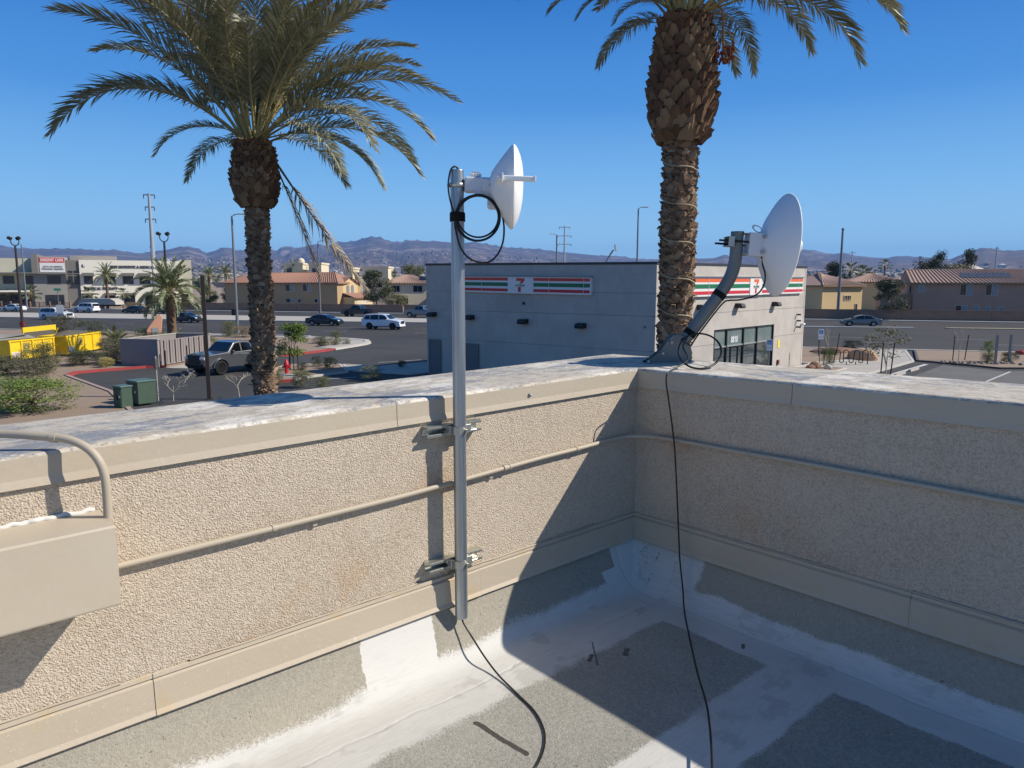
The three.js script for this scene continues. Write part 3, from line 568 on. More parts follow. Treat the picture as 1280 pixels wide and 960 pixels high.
// wide street with its median
const X0 = -330, X1 = 330;
struct('street', slab([[X0, nearK(X0)], [X1, nearK(X1)], [X1, farK(X1)], [X0, farK(X0)]], .004), M.oldAsphalt, 'wide grey asphalt street in front of the houses', 'road');
struct('parking_lot', slab([[-60, 8], [140, 8], [140, nearK(140) - .2], [-60, nearK(-60) - .2]], .010), M.asphalt, 'dark asphalt lot and drive between the buildings', 'parking lot');
function raised(name, pts, y, m, km, label, category, kerbW = .16) { // kerbed island: fill and kerb
  const o = new THREE.Group(); o.name = numbered(name); scene.add(o); tag(o, label, category, null, 'structure');
  mesh('fill', slab(pts, y - .02, y + .03), m, o);
  if (km) { const cl = [...pts, pts[0]]; mesh('kerb', band(cl, kerbW, -.02, y + .02), km, o); }
  return o;
}
raised('median', [[-330, -178], [-200, -146.5], [-83.3, -118.6], [-59.7, -113], [-33.8, -106.4], [-12.4, -102], [10, -97.2], [37, -91.9], [49.6, -89.6], [49.6, -90.6], [37, -93.0], [10, -101], [-13.7, -113.5], [-24.7, -118], [-69, -130.7], [-97, -137.6], [-200, -166], [-330, -205]], .12, M.concrete, M.kerb, 'pale concrete median of the wide street', 'median');
raised('median', [[53.6, -88.8], [61, -87], [150, -66], [330, -24], [330, -25.4], [150, -67.4], [61, -88.2], [53.6, -89.8]], .12, mat([186, 172, 140], .85), mat([190, 172, 132], .85), 'narrow median strip with worn yellow edge beyond the turning gap', 'median');
{
  const P = (x0, x1, f, off) => { const r = []; for (let i = 0; i <= 8; i++) { const x = lerp(x0, x1, i / 8); r.push([x, f(x) + off]); } return r; };
  tag(mesh('kerb', band(P(X0, X1, farK, -.1), .4, -.02, .15), M.kerb), 'far kerb of the wide street', 'kerb', null, 'structure');
  struct('pavement', slab([...P(X0, X1, farK, -.3), ...P(X1, X0, farK, -2.1)], .12, .14), M.concrete, 'pale far pavement below the block wall', 'pavement');
  tag(mesh('kerb', band(P(X0, -21, nearK, .15), .4, -.02, .15), M.kerb), 'near street kerb beside the planted strip', 'kerb', null, 'structure');
  tag(mesh('kerb', band(P(24, X1, nearK, .15), .4, -.02, .15), M.kerb), 'near street kerb beyond the bike rack', 'kerb', null, 'structure');
  // lane paint
  for (const [f, o] of [[nearK, -9], [nearK, -15.5]]) for (let x = -110; x < 120; x += 11) tag(mesh('lane_line', band([[x, f(x) + o], [x + 3, f(x + 3) + o]], .13, .006, .004), M.whiteLine), 'short worn white lane dash on the street', 'road marking', 'lane dashes on the street', 'structure');
  tag(mesh('gutter', band(P(-8, 21, nearK, -.1), 1.1, .006, .006), M.concrete), 'pale concrete gutter across the drive mouth', 'gutter', null, 'structure');
}
// planted strip and bushes to the left
raised('planting_bed', [[-13.3, -67], [-14, -69.6], [-15.9, -71.4], [-20.7, -74.2], [-32, -77.8], [-62, -86.6], [-140, -109.5], [-140, -14], [-14.5, -20], [-14.5, -28], [-20.2, -36.1], [-24.6, -40.7], [-26.6, -43], [-26.8, -44.3], [-26, -45.2], [-24, -47.2], [-22.9, -47.6], [-21.7, -52.8], [-18.6, -53.6], [-16.8, -55.6], [-15.6, -58], [-14.9, -60.2], [-14, -63], [-13.3, -65.5]], .13, M.gravel, null, 'tan gravel planting bed with desert shrubs beside the drive', 'planting bed');
{
  const k1 = [[-14.5, -28], [-20.2, -36.1], [-24.6, -40.7], [-26.4, -42.6]], k2 = [[-26.4, -42.6], [-26.8, -44.2], [-26, -45.2], [-24, -47.2], [-22.9, -47.55]], k3 = [[-21.7, -52.8], [-18.6, -53.6], [-16.8, -55.6], [-15.6, -58], [-14.9, -60.2]], k4 = [[-14.9, -60.2], [-14, -63], [-13.3, -65.5], [-13.3, -67], [-14, -69.6], [-15.9, -71.4], [-20.7, -74.2]];
  tag(mesh('kerb', band(k1, .2, -.02, .18), grainy([150, 128, 118], [172, 152, 142], 3, .9)), 'faded kerb curving past the green utility boxes', 'kerb', null, 'structure');
  tag(mesh('kerb', band(k2, .28, -.02, .185), M.redPaint), 'red painted kerb below the bin enclosure', 'kerb', null, 'structure');
  tag(mesh('kerb', band(k3, .3, -.02, .185), M.redPaint), 'red painted kerb at the drive bend', 'kerb', null, 'structure');
  tag(mesh('kerb', band(k4, .5, -.02, .18), M.kerb), 'pale kerb rounding the drive mouth', 'kerb', null, 'structure');
  struct('pavement', slab([[-15.2, -60.5], [-14.3, -63], [-13.6, -65.5], [-13.6, -67], [-14.3, -69.4], [-16.1, -71.1], [-20.7, -73.9], [-32, -77.5], [-32, -76.1], [-21, -72.6], [-17.2, -69.8], [-15.9, -67.5], [-16, -64.5], [-16.6, -61.5]], .14, .12), M.concrete, 'pale pavement curving round the drive mouth', 'pavement');
}
raised('planting_island', [[-15.3, -46.4], [-15.1, -48.4], [-12.7, -49], [-11.6, -48.6], [-10.2, -44.6], [-12.0, -42.2], [-13.9, -43.2]], .13, M.gravel, M.kerb, 'shaded planting island with a staked young tree', 'planting bed');
raised('planting_island', [[-13.4, -40.2], [-12.5, -40.6], [-12.3, -41.6], [-13.9, -42.5]], .13, M.gravel, M.kerb, 'small gravel island corner with red painted kerb', 'planting bed');
tag(mesh('kerb', band([[-13.9, -40.6], [-13.3, -40.05], [-12.3, -40.5]], .26, -.02, .19), M.redPaint), 'short red painted kerb beside the hydrant', 'kerb', null, 'structure');
raised('pavement', [[-11.4, -48.7], [-8.7, -47.5], [-5.8, -50.2], [-4.6, -45.2], [-6.2, -43.6], [-9.0, -44.9], [-10.3, -45.6]], .12, M.concrete, M.kerb, 'pavement beside the shaded side of the store', 'pavement');
for (const [a, b] of [[[-11, -41.5], [-9.2, -42.6]], [[-9.4, -50.6], [-6.6, -52.4]], [[-5, -53.2], [-2, -55.2]]]) tag(mesh('painted_line', band([a, b], .12, .012, .004), M.whiteLine), 'white parking line on the asphalt in the store shade', 'road marking', 'parking lines in the store shade', 'structure');
// right side: walk with bike rack, bay lines, gravel strip
raised('pavement', [[12, -34], [19.5, -42.2], [21.2, -43.2], [28.3, -50.9], [32.2, -59.2], [28.2, -60.6], [24.6, -51.4], [21.2, -50], [18.5, -47]], .12, M.concrete, M.kerb, 'pale concrete walk beside the store with the bike rack', 'pavement');
raised('planting_bed', [[20.1, -49.2], [21.3, -50.2], [24.5, -51.6], [27.6, -59.5], [23.2, -62.2], [17, -63.9], [19.6, -54]], .13, M.gravel, M.kerb, 'gravel bed with a boulder behind the bike rack', 'planting bed');
raised('planting_bed', [[28.8, -51.2], [30.3, -49.3], [31.6, -46.6], [33.2, -46.6], [60, -48.6], [60, -51.3], [33.0, -59.2]], .13, M.gravel, grainy([70, 68, 66], [104, 100, 96], 3, .9), 'gravel strip with staked bare trees along the street', 'planting bed');
raised('planting_bed', [[19.0, -46.0], [20.4, -47.2], [21.4, -46.2], [20.2, -44.9]], .14, M.gravel, M.kerb, 'small bed with rocks at the store corner', 'planting bed');
for (const [a, b] of [[[22.6, -43.2], [28.4, -49.4]]]) tag(mesh('painted_line', band([a, b], .3, .0165, .004), M.whiteLine), 'broad white painted line along the parking bays', 'road marking', null, 'structure');
tag(mesh('painted_line', band([[24.2, -37.9], [31.3, -45.2]], .14, .0165, .004), M.whiteLine), 'long white bay line crossing the open asphalt', 'road marking', null, 'structure');
tag(mesh('patch', slab([[17, -35], [29.2, -48.9], [31, -45.2], [34, -46.2], [60, -48.2], [60, -20], [17, -20]], .0125), grainy([84, 83, 82], [112, 110, 107], 7, .93)), 'paler worn asphalt of the parking bays', 'pavement', null, 'structure');
for (const [x, z] of [[23.5, -43.6], [25.6, -45.9]]) { const t = thing('wheel_stop', 'concrete wheel stop at the head of a bay', 'wheel stop', [x, .014, z], .81, 'wheel stops'); const s = new THREE.Shape([[-.09, 0], [.09, 0], [.06, .12], [-.06, .12]].map(p => new THREE.Vector2(...p))); mesh('bar', new THREE.ExtrudeGeometry(s, { depth: 1.8, bevelEnabled: true, bevelSize: .01, bevelThickness: .01, bevelSegments: 1 }).translate(0, 0, -.9).rotateY(Math.PI / 2), M.concrete, t); for (const k of [-.6, .6]) mesh('pin', cyl(.012, .012, .02, k, .125, 0, 8), M.darkMetal, t); }
// ---------------------------------------------------------------- frame of the far frontages
const UX = .9478, UZ = .3189, TH = -Math.atan2(UZ, UX);
const FP = (t, o, h = 0) => [UX * t + UZ * o, h, -125.9 + UZ * t - UX * o];
const font = await new FontLoader().loadAsync('fonts/droid/droid_sans_bold.typeface.json');
const serif = await new FontLoader().loadAsync('fonts/droid/droid_serif_bold.typeface.json');
function text(str, size, depth, f = font, w = 0, sy = 1) { const g = new TextGeometry(str, { font: f, size, depth, curveSegments: 4, bevelEnabled: false }); g.computeBoundingBox(); const b = g.boundingBox; g.translate(-(b.max.x + b.min.x) / 2, 0, 0); if (w) g.scale(w / (b.max.x - b.min.x), sy, 1); return g; }
function win(parent, x0, x1, y0, y1, z, o = {}) { // window: frame, panes, optional sill
  const fm = o.fm || M.winFrame, gm = o.gm || M.glass, n = o.n || 1, rows = o.rows || 1, f = o.f || .06, w = x1 - x0, h = y1 - y0, g = [];
  g.push(box(w, f, .08, (x0 + x1) / 2, y0 + f / 2, z + .04), box(w, f, .08, (x0 + x1) / 2, y1 - f / 2, z + .04), box(f, h - 2 * f, .08, x0 + f / 2, (y0 + y1) / 2, z + .04), box(f, h - 2 * f, .08, x1 - f / 2, (y0 + y1) / 2, z + .04));
  for (let i = 1; i < n; i++) g.push(box(f * .8, h - 2 * f, .07, x0 + w * i / n, (y0 + y1) / 2, z + .038));
  for (let i = 1; i < rows; i++) g.push(box(w - 2 * f, f * .8, .066, (x0 + x1) / 2, y0 + h * i / rows, z + .036));
  const fr = mesh('window', g, fm, parent);
  const pw = w / n, ph = h / rows; for (let r = 0; r < rows; r++) for (let i = 0; i < n; i++) mesh('pane', box(pw - f, ph - f, .012, x0 + pw * (i + .5), y0 + ph * (r + .5), z + .022), (o.gms && o.gms[i % o.gms.length]) || gm, fr);
  return fr;
}
M.winFrame = mat([196, 198, 196], .5);
M.blind = new THREE.MeshPhysicalMaterial({ color: col(132, 142, 146), roughness: .25, clearcoat: .7, clearcoatRoughness: .05 });
M.tileRoof = grainy([138, 100, 84], [176, 138, 118], 3, .9, {}, 512, .6);
M.tileRoof2 = grainy([146, 118, 104], [182, 154, 138], 3, .9, {}, 512, .6);
// a pitched roof plane with rows of barrel tiles as relief
function tileSlope(a, b, c, d, rows = 0) { // a,b eave left/right; c,d ridge right/left
  const out = [quad(a, b, c, d)];
  const wE = a.distanceTo(b), n = Math.max(2, Math.round(wE / .55)), nrm = b.clone().sub(a).cross(d.clone().sub(a)).normalize();
  for (let i = 0; i <= n; i++) { const p = a.clone().lerp(b, i / n), q = d.clone().lerp(c, i / n), g = bar(p.clone().addScaledVector(nrm, .0), q.clone().addScaledVector(nrm, .0), .12, 5); out.push(g); }
  return out;
}
function house(name, label, pos, turn, w, dp, eave, ridge, wallM, roofM, opt = {}) {
  const t = thing(name, label, 'house', pos, turn, 'houses behind the block wall');
  mesh('wall', box(w, eave + 1, dp, w / 2, (eave - 1) / 2, -dp / 2), wallM, t);
  const ov = .5, hipL = opt.hipL ?? dp / 2, hipR = opt.hipR ?? dp / 2, y0 = eave - .08;
  const A = V(-ov, y0, ov), B = V(w + ov, y0, ov), Cc = V(w + ov, y0, -dp - ov), D = V(-ov, y0, -dp - ov), R0 = V(hipL || -ov, ridge, -dp / 2), R1 = V(w - hipR + (hipR ? 0 : ov), ridge, -dp / 2);
  const roof = mesh('roof', [...tileSlope(A, B, R1, R0), ...tileSlope(Cc, D, R0, R1), quad(A, R0, R0, D), quad(B, Cc, R1, R1), bar(R0, R1, .12, 6), ...(hipL ? [bar(A, R0, .1, 6), bar(D, R0, .1, 6)] : []), ...(hipR ? [bar(B, R1, .1, 6), bar(Cc, R1, .1, 6)] : [])], roofM, t);
  mesh('fascia', [box(w + 2 * ov, .22, .06, w / 2, y0 - .12, ov - .02), box(.06, .22, dp + 2 * ov - .1, -ov + .03, y0 - .12, -dp / 2), box(.06, .22, dp + 2 * ov - .1, w + ov - .03, y0 - .12, -dp / 2), box(w + 2 * ov - .2, .03, dp + 2 * ov - .2, w / 2, y0 - .03, -dp / 2)], opt.trim || mat([150, 122, 96], .85), roof);
  if (!hipL) mesh('gable', [quad(V(0, y0, 0), V(0, ridge - .1, -dp / 2), V(0, ridge - .1, -dp / 2), V(0, y0, -dp))], wallM, t);
  for (const q of opt.win || []) win(t, ...q);
  return t;
}
// ---------------------------------------------------------------- block wall, houses
M.blockWall = grainy([122, 98, 84], [150, 124, 106], 2.5, .95, {}, 512, .5);
function blockWall(t0, t1, label, h = 1.55) {
  const L = t1 - t0, o = thing('block_wall', label, 'wall', FP(t0, 2), TH), n = Math.ceil(L / 6);
  for (let i = 0; i < n; i++) { const a = i * L / n, b = (i + 1) * L / n - .02; mesh('wall_panel', box(b - a, h + .3, .2, (a + b) / 2, h / 2 - .15, 0), M.blockWall, o); mesh('pilaster', box(.42, h + .34, .3, a + .02, h / 2 - .13, 0), M.blockWall, o); }
  mesh('coping', box(L, .06, .28, L / 2, h + .045, 0), M.blockWall, o);
}
blockWall(-74, -22, 'brown block wall in front of the tan two-storey house'); blockWall(-21.5, 43, 'brown block wall behind the store'); blockWall(43.5, 130, 'brown block wall in front of the long brown house');
M.tanWall = grainy([172, 146, 110], [188, 162, 124], 6, .95); M.yelWall = grainy([208, 182, 134], [220, 194, 146], 6, .95); M.pinkWall = grainy([176, 142, 120], [192, 157, 134], 6, .95); M.creamWall = grainy([206, 194, 168], [222, 210, 184], 6, .95);
{
  const s = .0;
  const h1 = house('tan_house', 'tan two-storey house with long tiled roof and blinds in the windows', FP(-68, 9.5), TH, 27.5, 9, 5.75, 7.75, M.tanWall, M.tileRoof, { hipL: 4, hipR: 3.2, win: [[15.2, 17.4, 3.9, 5.35, 0, { n: 2, gms: [M.glass, M.blind] }], [19.4, 21.4, 3.9, 5.35, 0, { n: 2, gms: [M.glass, M.blind] }], [15.2, 17.3, 1.6, 2.5, 0, { n: 2, gms: [M.glass, M.blind] }], [18.1, 18.9, 1.6, 2.4, 0], [22.1, 22.9, 1.6, 2.4, 0]] });
  // sunlit end wing with two arched windows and a low garage roof
  const wg = new THREE.Group(); wg.name = 'end_wing'; wg.position.set(27.5, 0, -2.2); wg.rotation.y = Math.PI / 2 - .25; h1.add(wg);   // faces the sun
  mesh('wing_wall', [box(4.4, 5.6, 2.2, 2.0, 2.8, -1.1), new THREE.ExtrudeGeometry(new THREE.Shape([[0, 5.6], [4, 5.6], [2, 6.7]].map(p => new THREE.Vector2(...p))), { depth: 2.2, bevelEnabled: false }).translate(0, 0, -2.2)], M.yelWall, wg);
  mesh('wing_roof', [quad(V(-.3, 5.5, .4), V(2, 6.85, .4), V(2, 6.85, -3), V(-.3, 5.5, -3)), quad(V(2, 6.85, .4), V(4.3, 5.5, .4), V(4.3, 5.5, -3), V(2, 6.85, -3))], M.tileRoof, wg);
  for (const x of [1.35, 2.65]) { const sh = new THREE.Shape(); sh.moveTo(-.4, 0); sh.lineTo(.4, 0); sh.lineTo(.4, 1.5); sh.absarc(0, 1.5, .4, 0, Math.PI); const f = new THREE.ExtrudeGeometry(sh, { depth: .05, bevelEnabled: false }); f.translate(x, 3.3, .005); mesh('arched_window', f, M.blind, wg); }
  mesh('garage', [box(5.2, 2.7, 3.4, 2.4, 1.35, 1.7)], M.yelWall, wg); mesh('garage_roof', [quad(V(-.5, 2.65, 3.9), V(5.3, 2.65, 3.9), V(5, 3.6, -.02), V(-.2, 3.6, -.02)), box(5.6, .2, .1, 2.4, 2.62, 3.88)], M.tileRoof, wg); mesh('garage_door', box(4, 2.1, .06, 2.4, 1.05, 3.42), M.creamWall, wg);
}
house('pale_house', 'pale house with dark solar panels half hidden by trees', FP(-33.5, 17), TH + .5, 9.5, 8, 5.7, 7.3, M.creamWall, M.tileRoof2, { win: [[1.4, 2.9, 3.7, 5.1, 0, { n: 2 }], [5.6, 7.6, 3.7, 5.1, 0, { n: 2 }], [2.4, 4.6, 1.2, 2.5, 0, { n: 2 }]] });
{ const sp = thing('solar_panel', 'dark solar panels on the pale house roof', 'solar panels', FP(-27.5, 22.0), TH + .5); for (let i = 0; i < 4; i++) { const g = new THREE.Group(); g.name = 'panel'; g.position.set(i * 1.04, 6.66, 0); g.rotation.x = .4; sp.add(g); mesh('cell_sheet', box(1, .03, 1.7), mat([28, 34, 48], .25), g); } }
house('orange_house', 'orange stucco house with dark doorways beside the store', FP(-22.8, 16), TH, 9, 9, 4.9, 6.8, grainy([178, 122, 76], [194, 138, 88], 6, .95), M.tileRoof, { win: [[1.2, 2.5, .2, 2.4, 0], [4, 5.3, .2, 2.4, 0]] });
{ // yellow house turned to the sun
  const c = FP(50, 8), tr = .445;
  const h3 = house('yellow_house', 'yellow house with hipped tile roof and one shuttered window', c, tr, 9.2, 10, 5.3, 7.25, M.yelWall, M.tileRoof2, { win: [[4.9, 6.6, 2.75, 3.6, 0, { n: 4, f: .09, fm: mat([210, 196, 168], .7) }], [7.6, 8.2, 1.2, 2.2, 0]] });
  const lw = new THREE.Group(); lw.name = 'side_wing'; lw.rotation.y = -Math.PI / 2 + .12; lw.position.set(-.25, 0, -9.5); h3.add(lw);
  mesh('wing_wall', box(9.6, 5.35, 3.4, 4.7, 2.67, -1.7), M.tanWall, lw); win(lw, 5.6, 7.1, 3.7, 5, 0, { gm: M.blind });
}
{ // long brown house with solar panels
  const h4 = house('brown_house', 'long pinkish brown house with barrel tile roof and solar panels', FP(62.5, 5), TH, 23, 9, 5.7, 7.6, M.pinkWall, M.tileRoof2, { hipL: 0, hipR: 4, win: [[6.1, 7.8, 3.75, 5.4, 0, { n: 2, gms: [M.glass, M.blind] }], [9.4, 11, 3.75, 5.4, 0, { n: 2, gms: [M.glass, M.blind] }], [5.7, 7.3, 1.2, 2.3, 0, { n: 2, gms: [M.glass, M.blind] }], [8.1, 8.85, 1.3, 2.2, 0, { gm: M.blind }], [9.6, 10.3, 1.3, 2.2, 0, { gm: M.blind }], [11.2, 11.9, 1.3, 2.2, 0, { gm: M.blind }], [.6, 1.5, 4.2, 5.4, 0, { gm: M.blind }]] });
  mesh('balcony_wall', [box(4.3, 3.9, 4.5, -2.15, 1.95, -3.2)], M.pinkWall, h4); mesh('side_window', box(.06, 1.3, .8, -.04, 4.6, -2.4), M.glass, h4);
  for (const x of [-3.4, -2.6]) mesh('doorway', box(.5, 2.0, .05, x, 1.2, -.93), M.bronze, h4);
  const sp = thing('solar_panel', 'row of grey solar panels on the long brown house roof', 'solar panels', FP(69, 5.0), TH);
  for (let i = 0; i < 6; i++) { const g = new THREE.Group(); g.name = 'panel'; g.position.set(.55 + i * 1.08, 6.76, -2.05); g.rotation.x = .39; sp.add(g); mesh('cell_sheet', box(1.04, .035, 1.75), mat([74, 78, 86], .3), g); mesh('frame', [box(1.06, .05, .03, 0, 0, .88), box(1.06, .05, .03, 0, 0, -.88)], M.greyMetal, g); }
}
house('tan_house', 'tan hip-roofed house partly behind the mesquite tree', FP(57.5, 42), TH + .1, 10, 9, 5.9, 7.45, M.yelWall, M.tileRoof2, { win: [[5.8, 7.2, 3.9, 5.2, 0, { n: 2 }]] });
{ // far pale apartment blocks beyond the tan house
  const block = (t, o, w, h, label, roofs) => { const b = thing('apartment_block', label, 'building', FP(t, o), TH + .3, 'pale blocks beyond the tan house'); mesh('wall', box(w, h, 8, w / 2, h / 2, -4), M.creamWall, b); mesh('parapet', [box(w + .4, .5, 8.4, w / 2, h + .2, -4)], M.creamWall, b); for (let i = 0; i < Math.floor(w / 3.2); i++) for (const y of [h - 2.6, h - 5.6]) win(b, .9 + i * 3.2, 2.5 + i * 3.2, y, y + 1.5, 0); if (roofs) mesh('dome', new THREE.SphereGeometry(1.1, 12, 8).translate(w * .7, h + .9, -4), M.creamWall, b); };
  block(-91, 62, 5.6, 11, 'pale block with a white dome behind the tan house roof', true); block(-82.5, 62, 3.6, 11, 'narrow pale block beside the domed block', false); block(-71, 62, 2.5, 9.6, 'slim white tower block behind the arched house', false); block(-67.4, 66, 7.4, 9.9, 'long pale block with dark windows behind the olive tree', false);
}
// ---------------------------------------------------------------- clinic across the street
{
  const q = 1.13, t = thing('clinic_building', 'cream two-storey clinic with dark awnings and lettered facade', 'building', [-95, 0, -184.3], Math.atan2(.454, .891));
  M.cream = grainy([232, 225, 206], [242, 236, 218], 8, .95); M.sage = grainy([190, 186, 162], [202, 198, 174], 8, .95); M.stone = grainy([136, 132, 126], [164, 160, 152], 3, .95); M.greyWall = grainy([116, 112, 108], [130, 126, 120], 6, .95);
  const B = (n, x0, x1, y1, z0, z1, m, y0 = -.3) => mesh(n, box((x1 - x0) * q, y1 - y0, z1 - z0, (x0 + x1) / 2 * q, (y1 + y0) / 2, (z0 + z1) / 2), m, t);
  B('main_wall', -10.45, 9.2, 11.2, -16, 0, M.cream); B('end_wall', 9.2, 11.8, 11.5, -14, -.6, M.sage); B('link_wall', -12.95, -10.5, 11.1, -14, -.4, M.greyWall); B('tower_wall', -18.9, -13, 11.9, -12, .5, M.stone, -.3); B('tower_fin', -19.0, -17.9, 12.4, -12, .9, M.greyWall, 8.1); B('side_wall', -27, -18.95, 11.5, -16, -3.4, M.sage); B('rear_parapet', -12.6, -3.5, 12.5, -15, -9, M.stone, 10.9); B('canopy', -27, -18, 8.1, -3.3, 1.2, M.greyWall, 7.85); B('canopy', -18, -10.6, 7.95, .6, 1.9, M.greyWall, 7.75); B('canopy', -27, -19.8, 3.9, -3.3, 1.6, M.cream, 3.5); B('plinth', -10.5, 9.3, .5, 0, .12, M.stone);
  const dark = new THREE.MeshPhysicalMaterial({ color: col(40, 46, 54), roughness: .08, clearcoat: .5 }), fm = mat([66, 66, 66], .5);
  const o2 = { n: 2, gm: dark, fm, f: .08 };
  for (const [a, b] of [[-9.7, -8.0], [-5.9, -3.7], [-2.3, -.2], [1.0, 3.1], [4.6, 6.6]]) { win(t, a * q, b * q, 5.35, 7.3, .01, o2); const aw = new THREE.Shape([[0, 0], [1.3, 0], [0, .75]].map(p => new THREE.Vector2(...p))); const g = new THREE.ExtrudeGeometry(aw, { depth: (b - a + .5) * q, bevelEnabled: false }); g.rotateY(-Math.PI / 2); g.translate((b + .25) * q, 7.35, .12); mesh('awning', g, mat([86, 84, 80], .8), t); }
  for (const [a, b] of [[-10, -8.3], [-6, -3.9], [-2.3, -.1], [1.9, 3.5], [5.2, 6.8]]) { win(t, a * q, b * q, .35, 2.5, .13, o2); const aw = new THREE.Shape([[0, 0], [1.0, 0], [0, .55]].map(p => new THREE.Vector2(...p))); const g = new THREE.ExtrudeGeometry(aw, { depth: (b - a + .3) * q, bevelEnabled: false }); g.rotateY(-Math.PI / 2); g.translate((b + .15) * q, 2.62, .14); mesh('awning', g, mat([86, 84, 80], .8), t); }
  win(t, 8.9 * q + .5, 10.9 * q, .7, 2.8, -.59, o2);
  for (const [a, b, y0, y1] of [[-12.6, -11.8, 7.7, 8.6], [-11.5, -10.7, 7.7, 8.6], [-12.6, -11.8, 5.3, 7.3], [-11.5, -10.7, 5.3, 7.3]]) win(t, a * q, b * q, y0, y1, -.39, { gm: dark, fm, f: .07 });
  win(t, -16.4 * q, -14 * q, 5.4, 7.3, .51, o2); for (const [a, b] of [[-24.7, -22.7], [-20.9, -19.2]]) win(t, a * q, b * q, 5.4, 7.3, -3.39, { ...o2, n: 3 });
  win(t, -17 * q, -13.6 * q, .3, 2.8, .51, o2); win(t, -26 * q, -20 * q, .2, 2.9, -3.39, { ...o2, n: 5 });
  const ltr = mat([36, 34, 34], .6), put = (s, x0, x1, y, size, z, m, f = serif) => { const g = text(s, size, .12, f, (x1 - x0) * q); g.translate((x0 + x1) / 2 * q, y, z); mesh('lettering', g, m, t); };
  put('TLIN INSTITUTE & MEDICAL CENTER', -4.6, 6.9, 9.3, .62, .02, ltr); put('L', -9.9, -9.4, 9.5, .62, .02, ltr); put('PHYSICAL THERAPY', -9.7, -3.4, 4.0, .62, .02, ltr); 
  // banner on the tower
  const bn = mesh('banner', box(4.55 * q, 3.55, .06, -15.3 * q, 9.95, .56), mat([224, 222, 220], .7), t);
  const red = mat([196, 48, 44], .7); mesh('banner_header', box(4.5 * q, 1.2, .02, -15.3 * q, 11.05, .602), red, bn);
  const pb = (s, y, size, w, m) => { const g = text(s, size, .012, font, w * q); g.translate(-15.3 * q, y, .605); mesh('lettering', g, m, bn); };
  pb('URGENT CARE', 10.72, .72, 4.1, mat([240, 238, 236], .7)); pb('AUTO ACCIDENTS', 9.28, .4, 3.5, ltr); pb('PERSONAL INJURIES', 8.72, .4, 3.9, ltr);
}
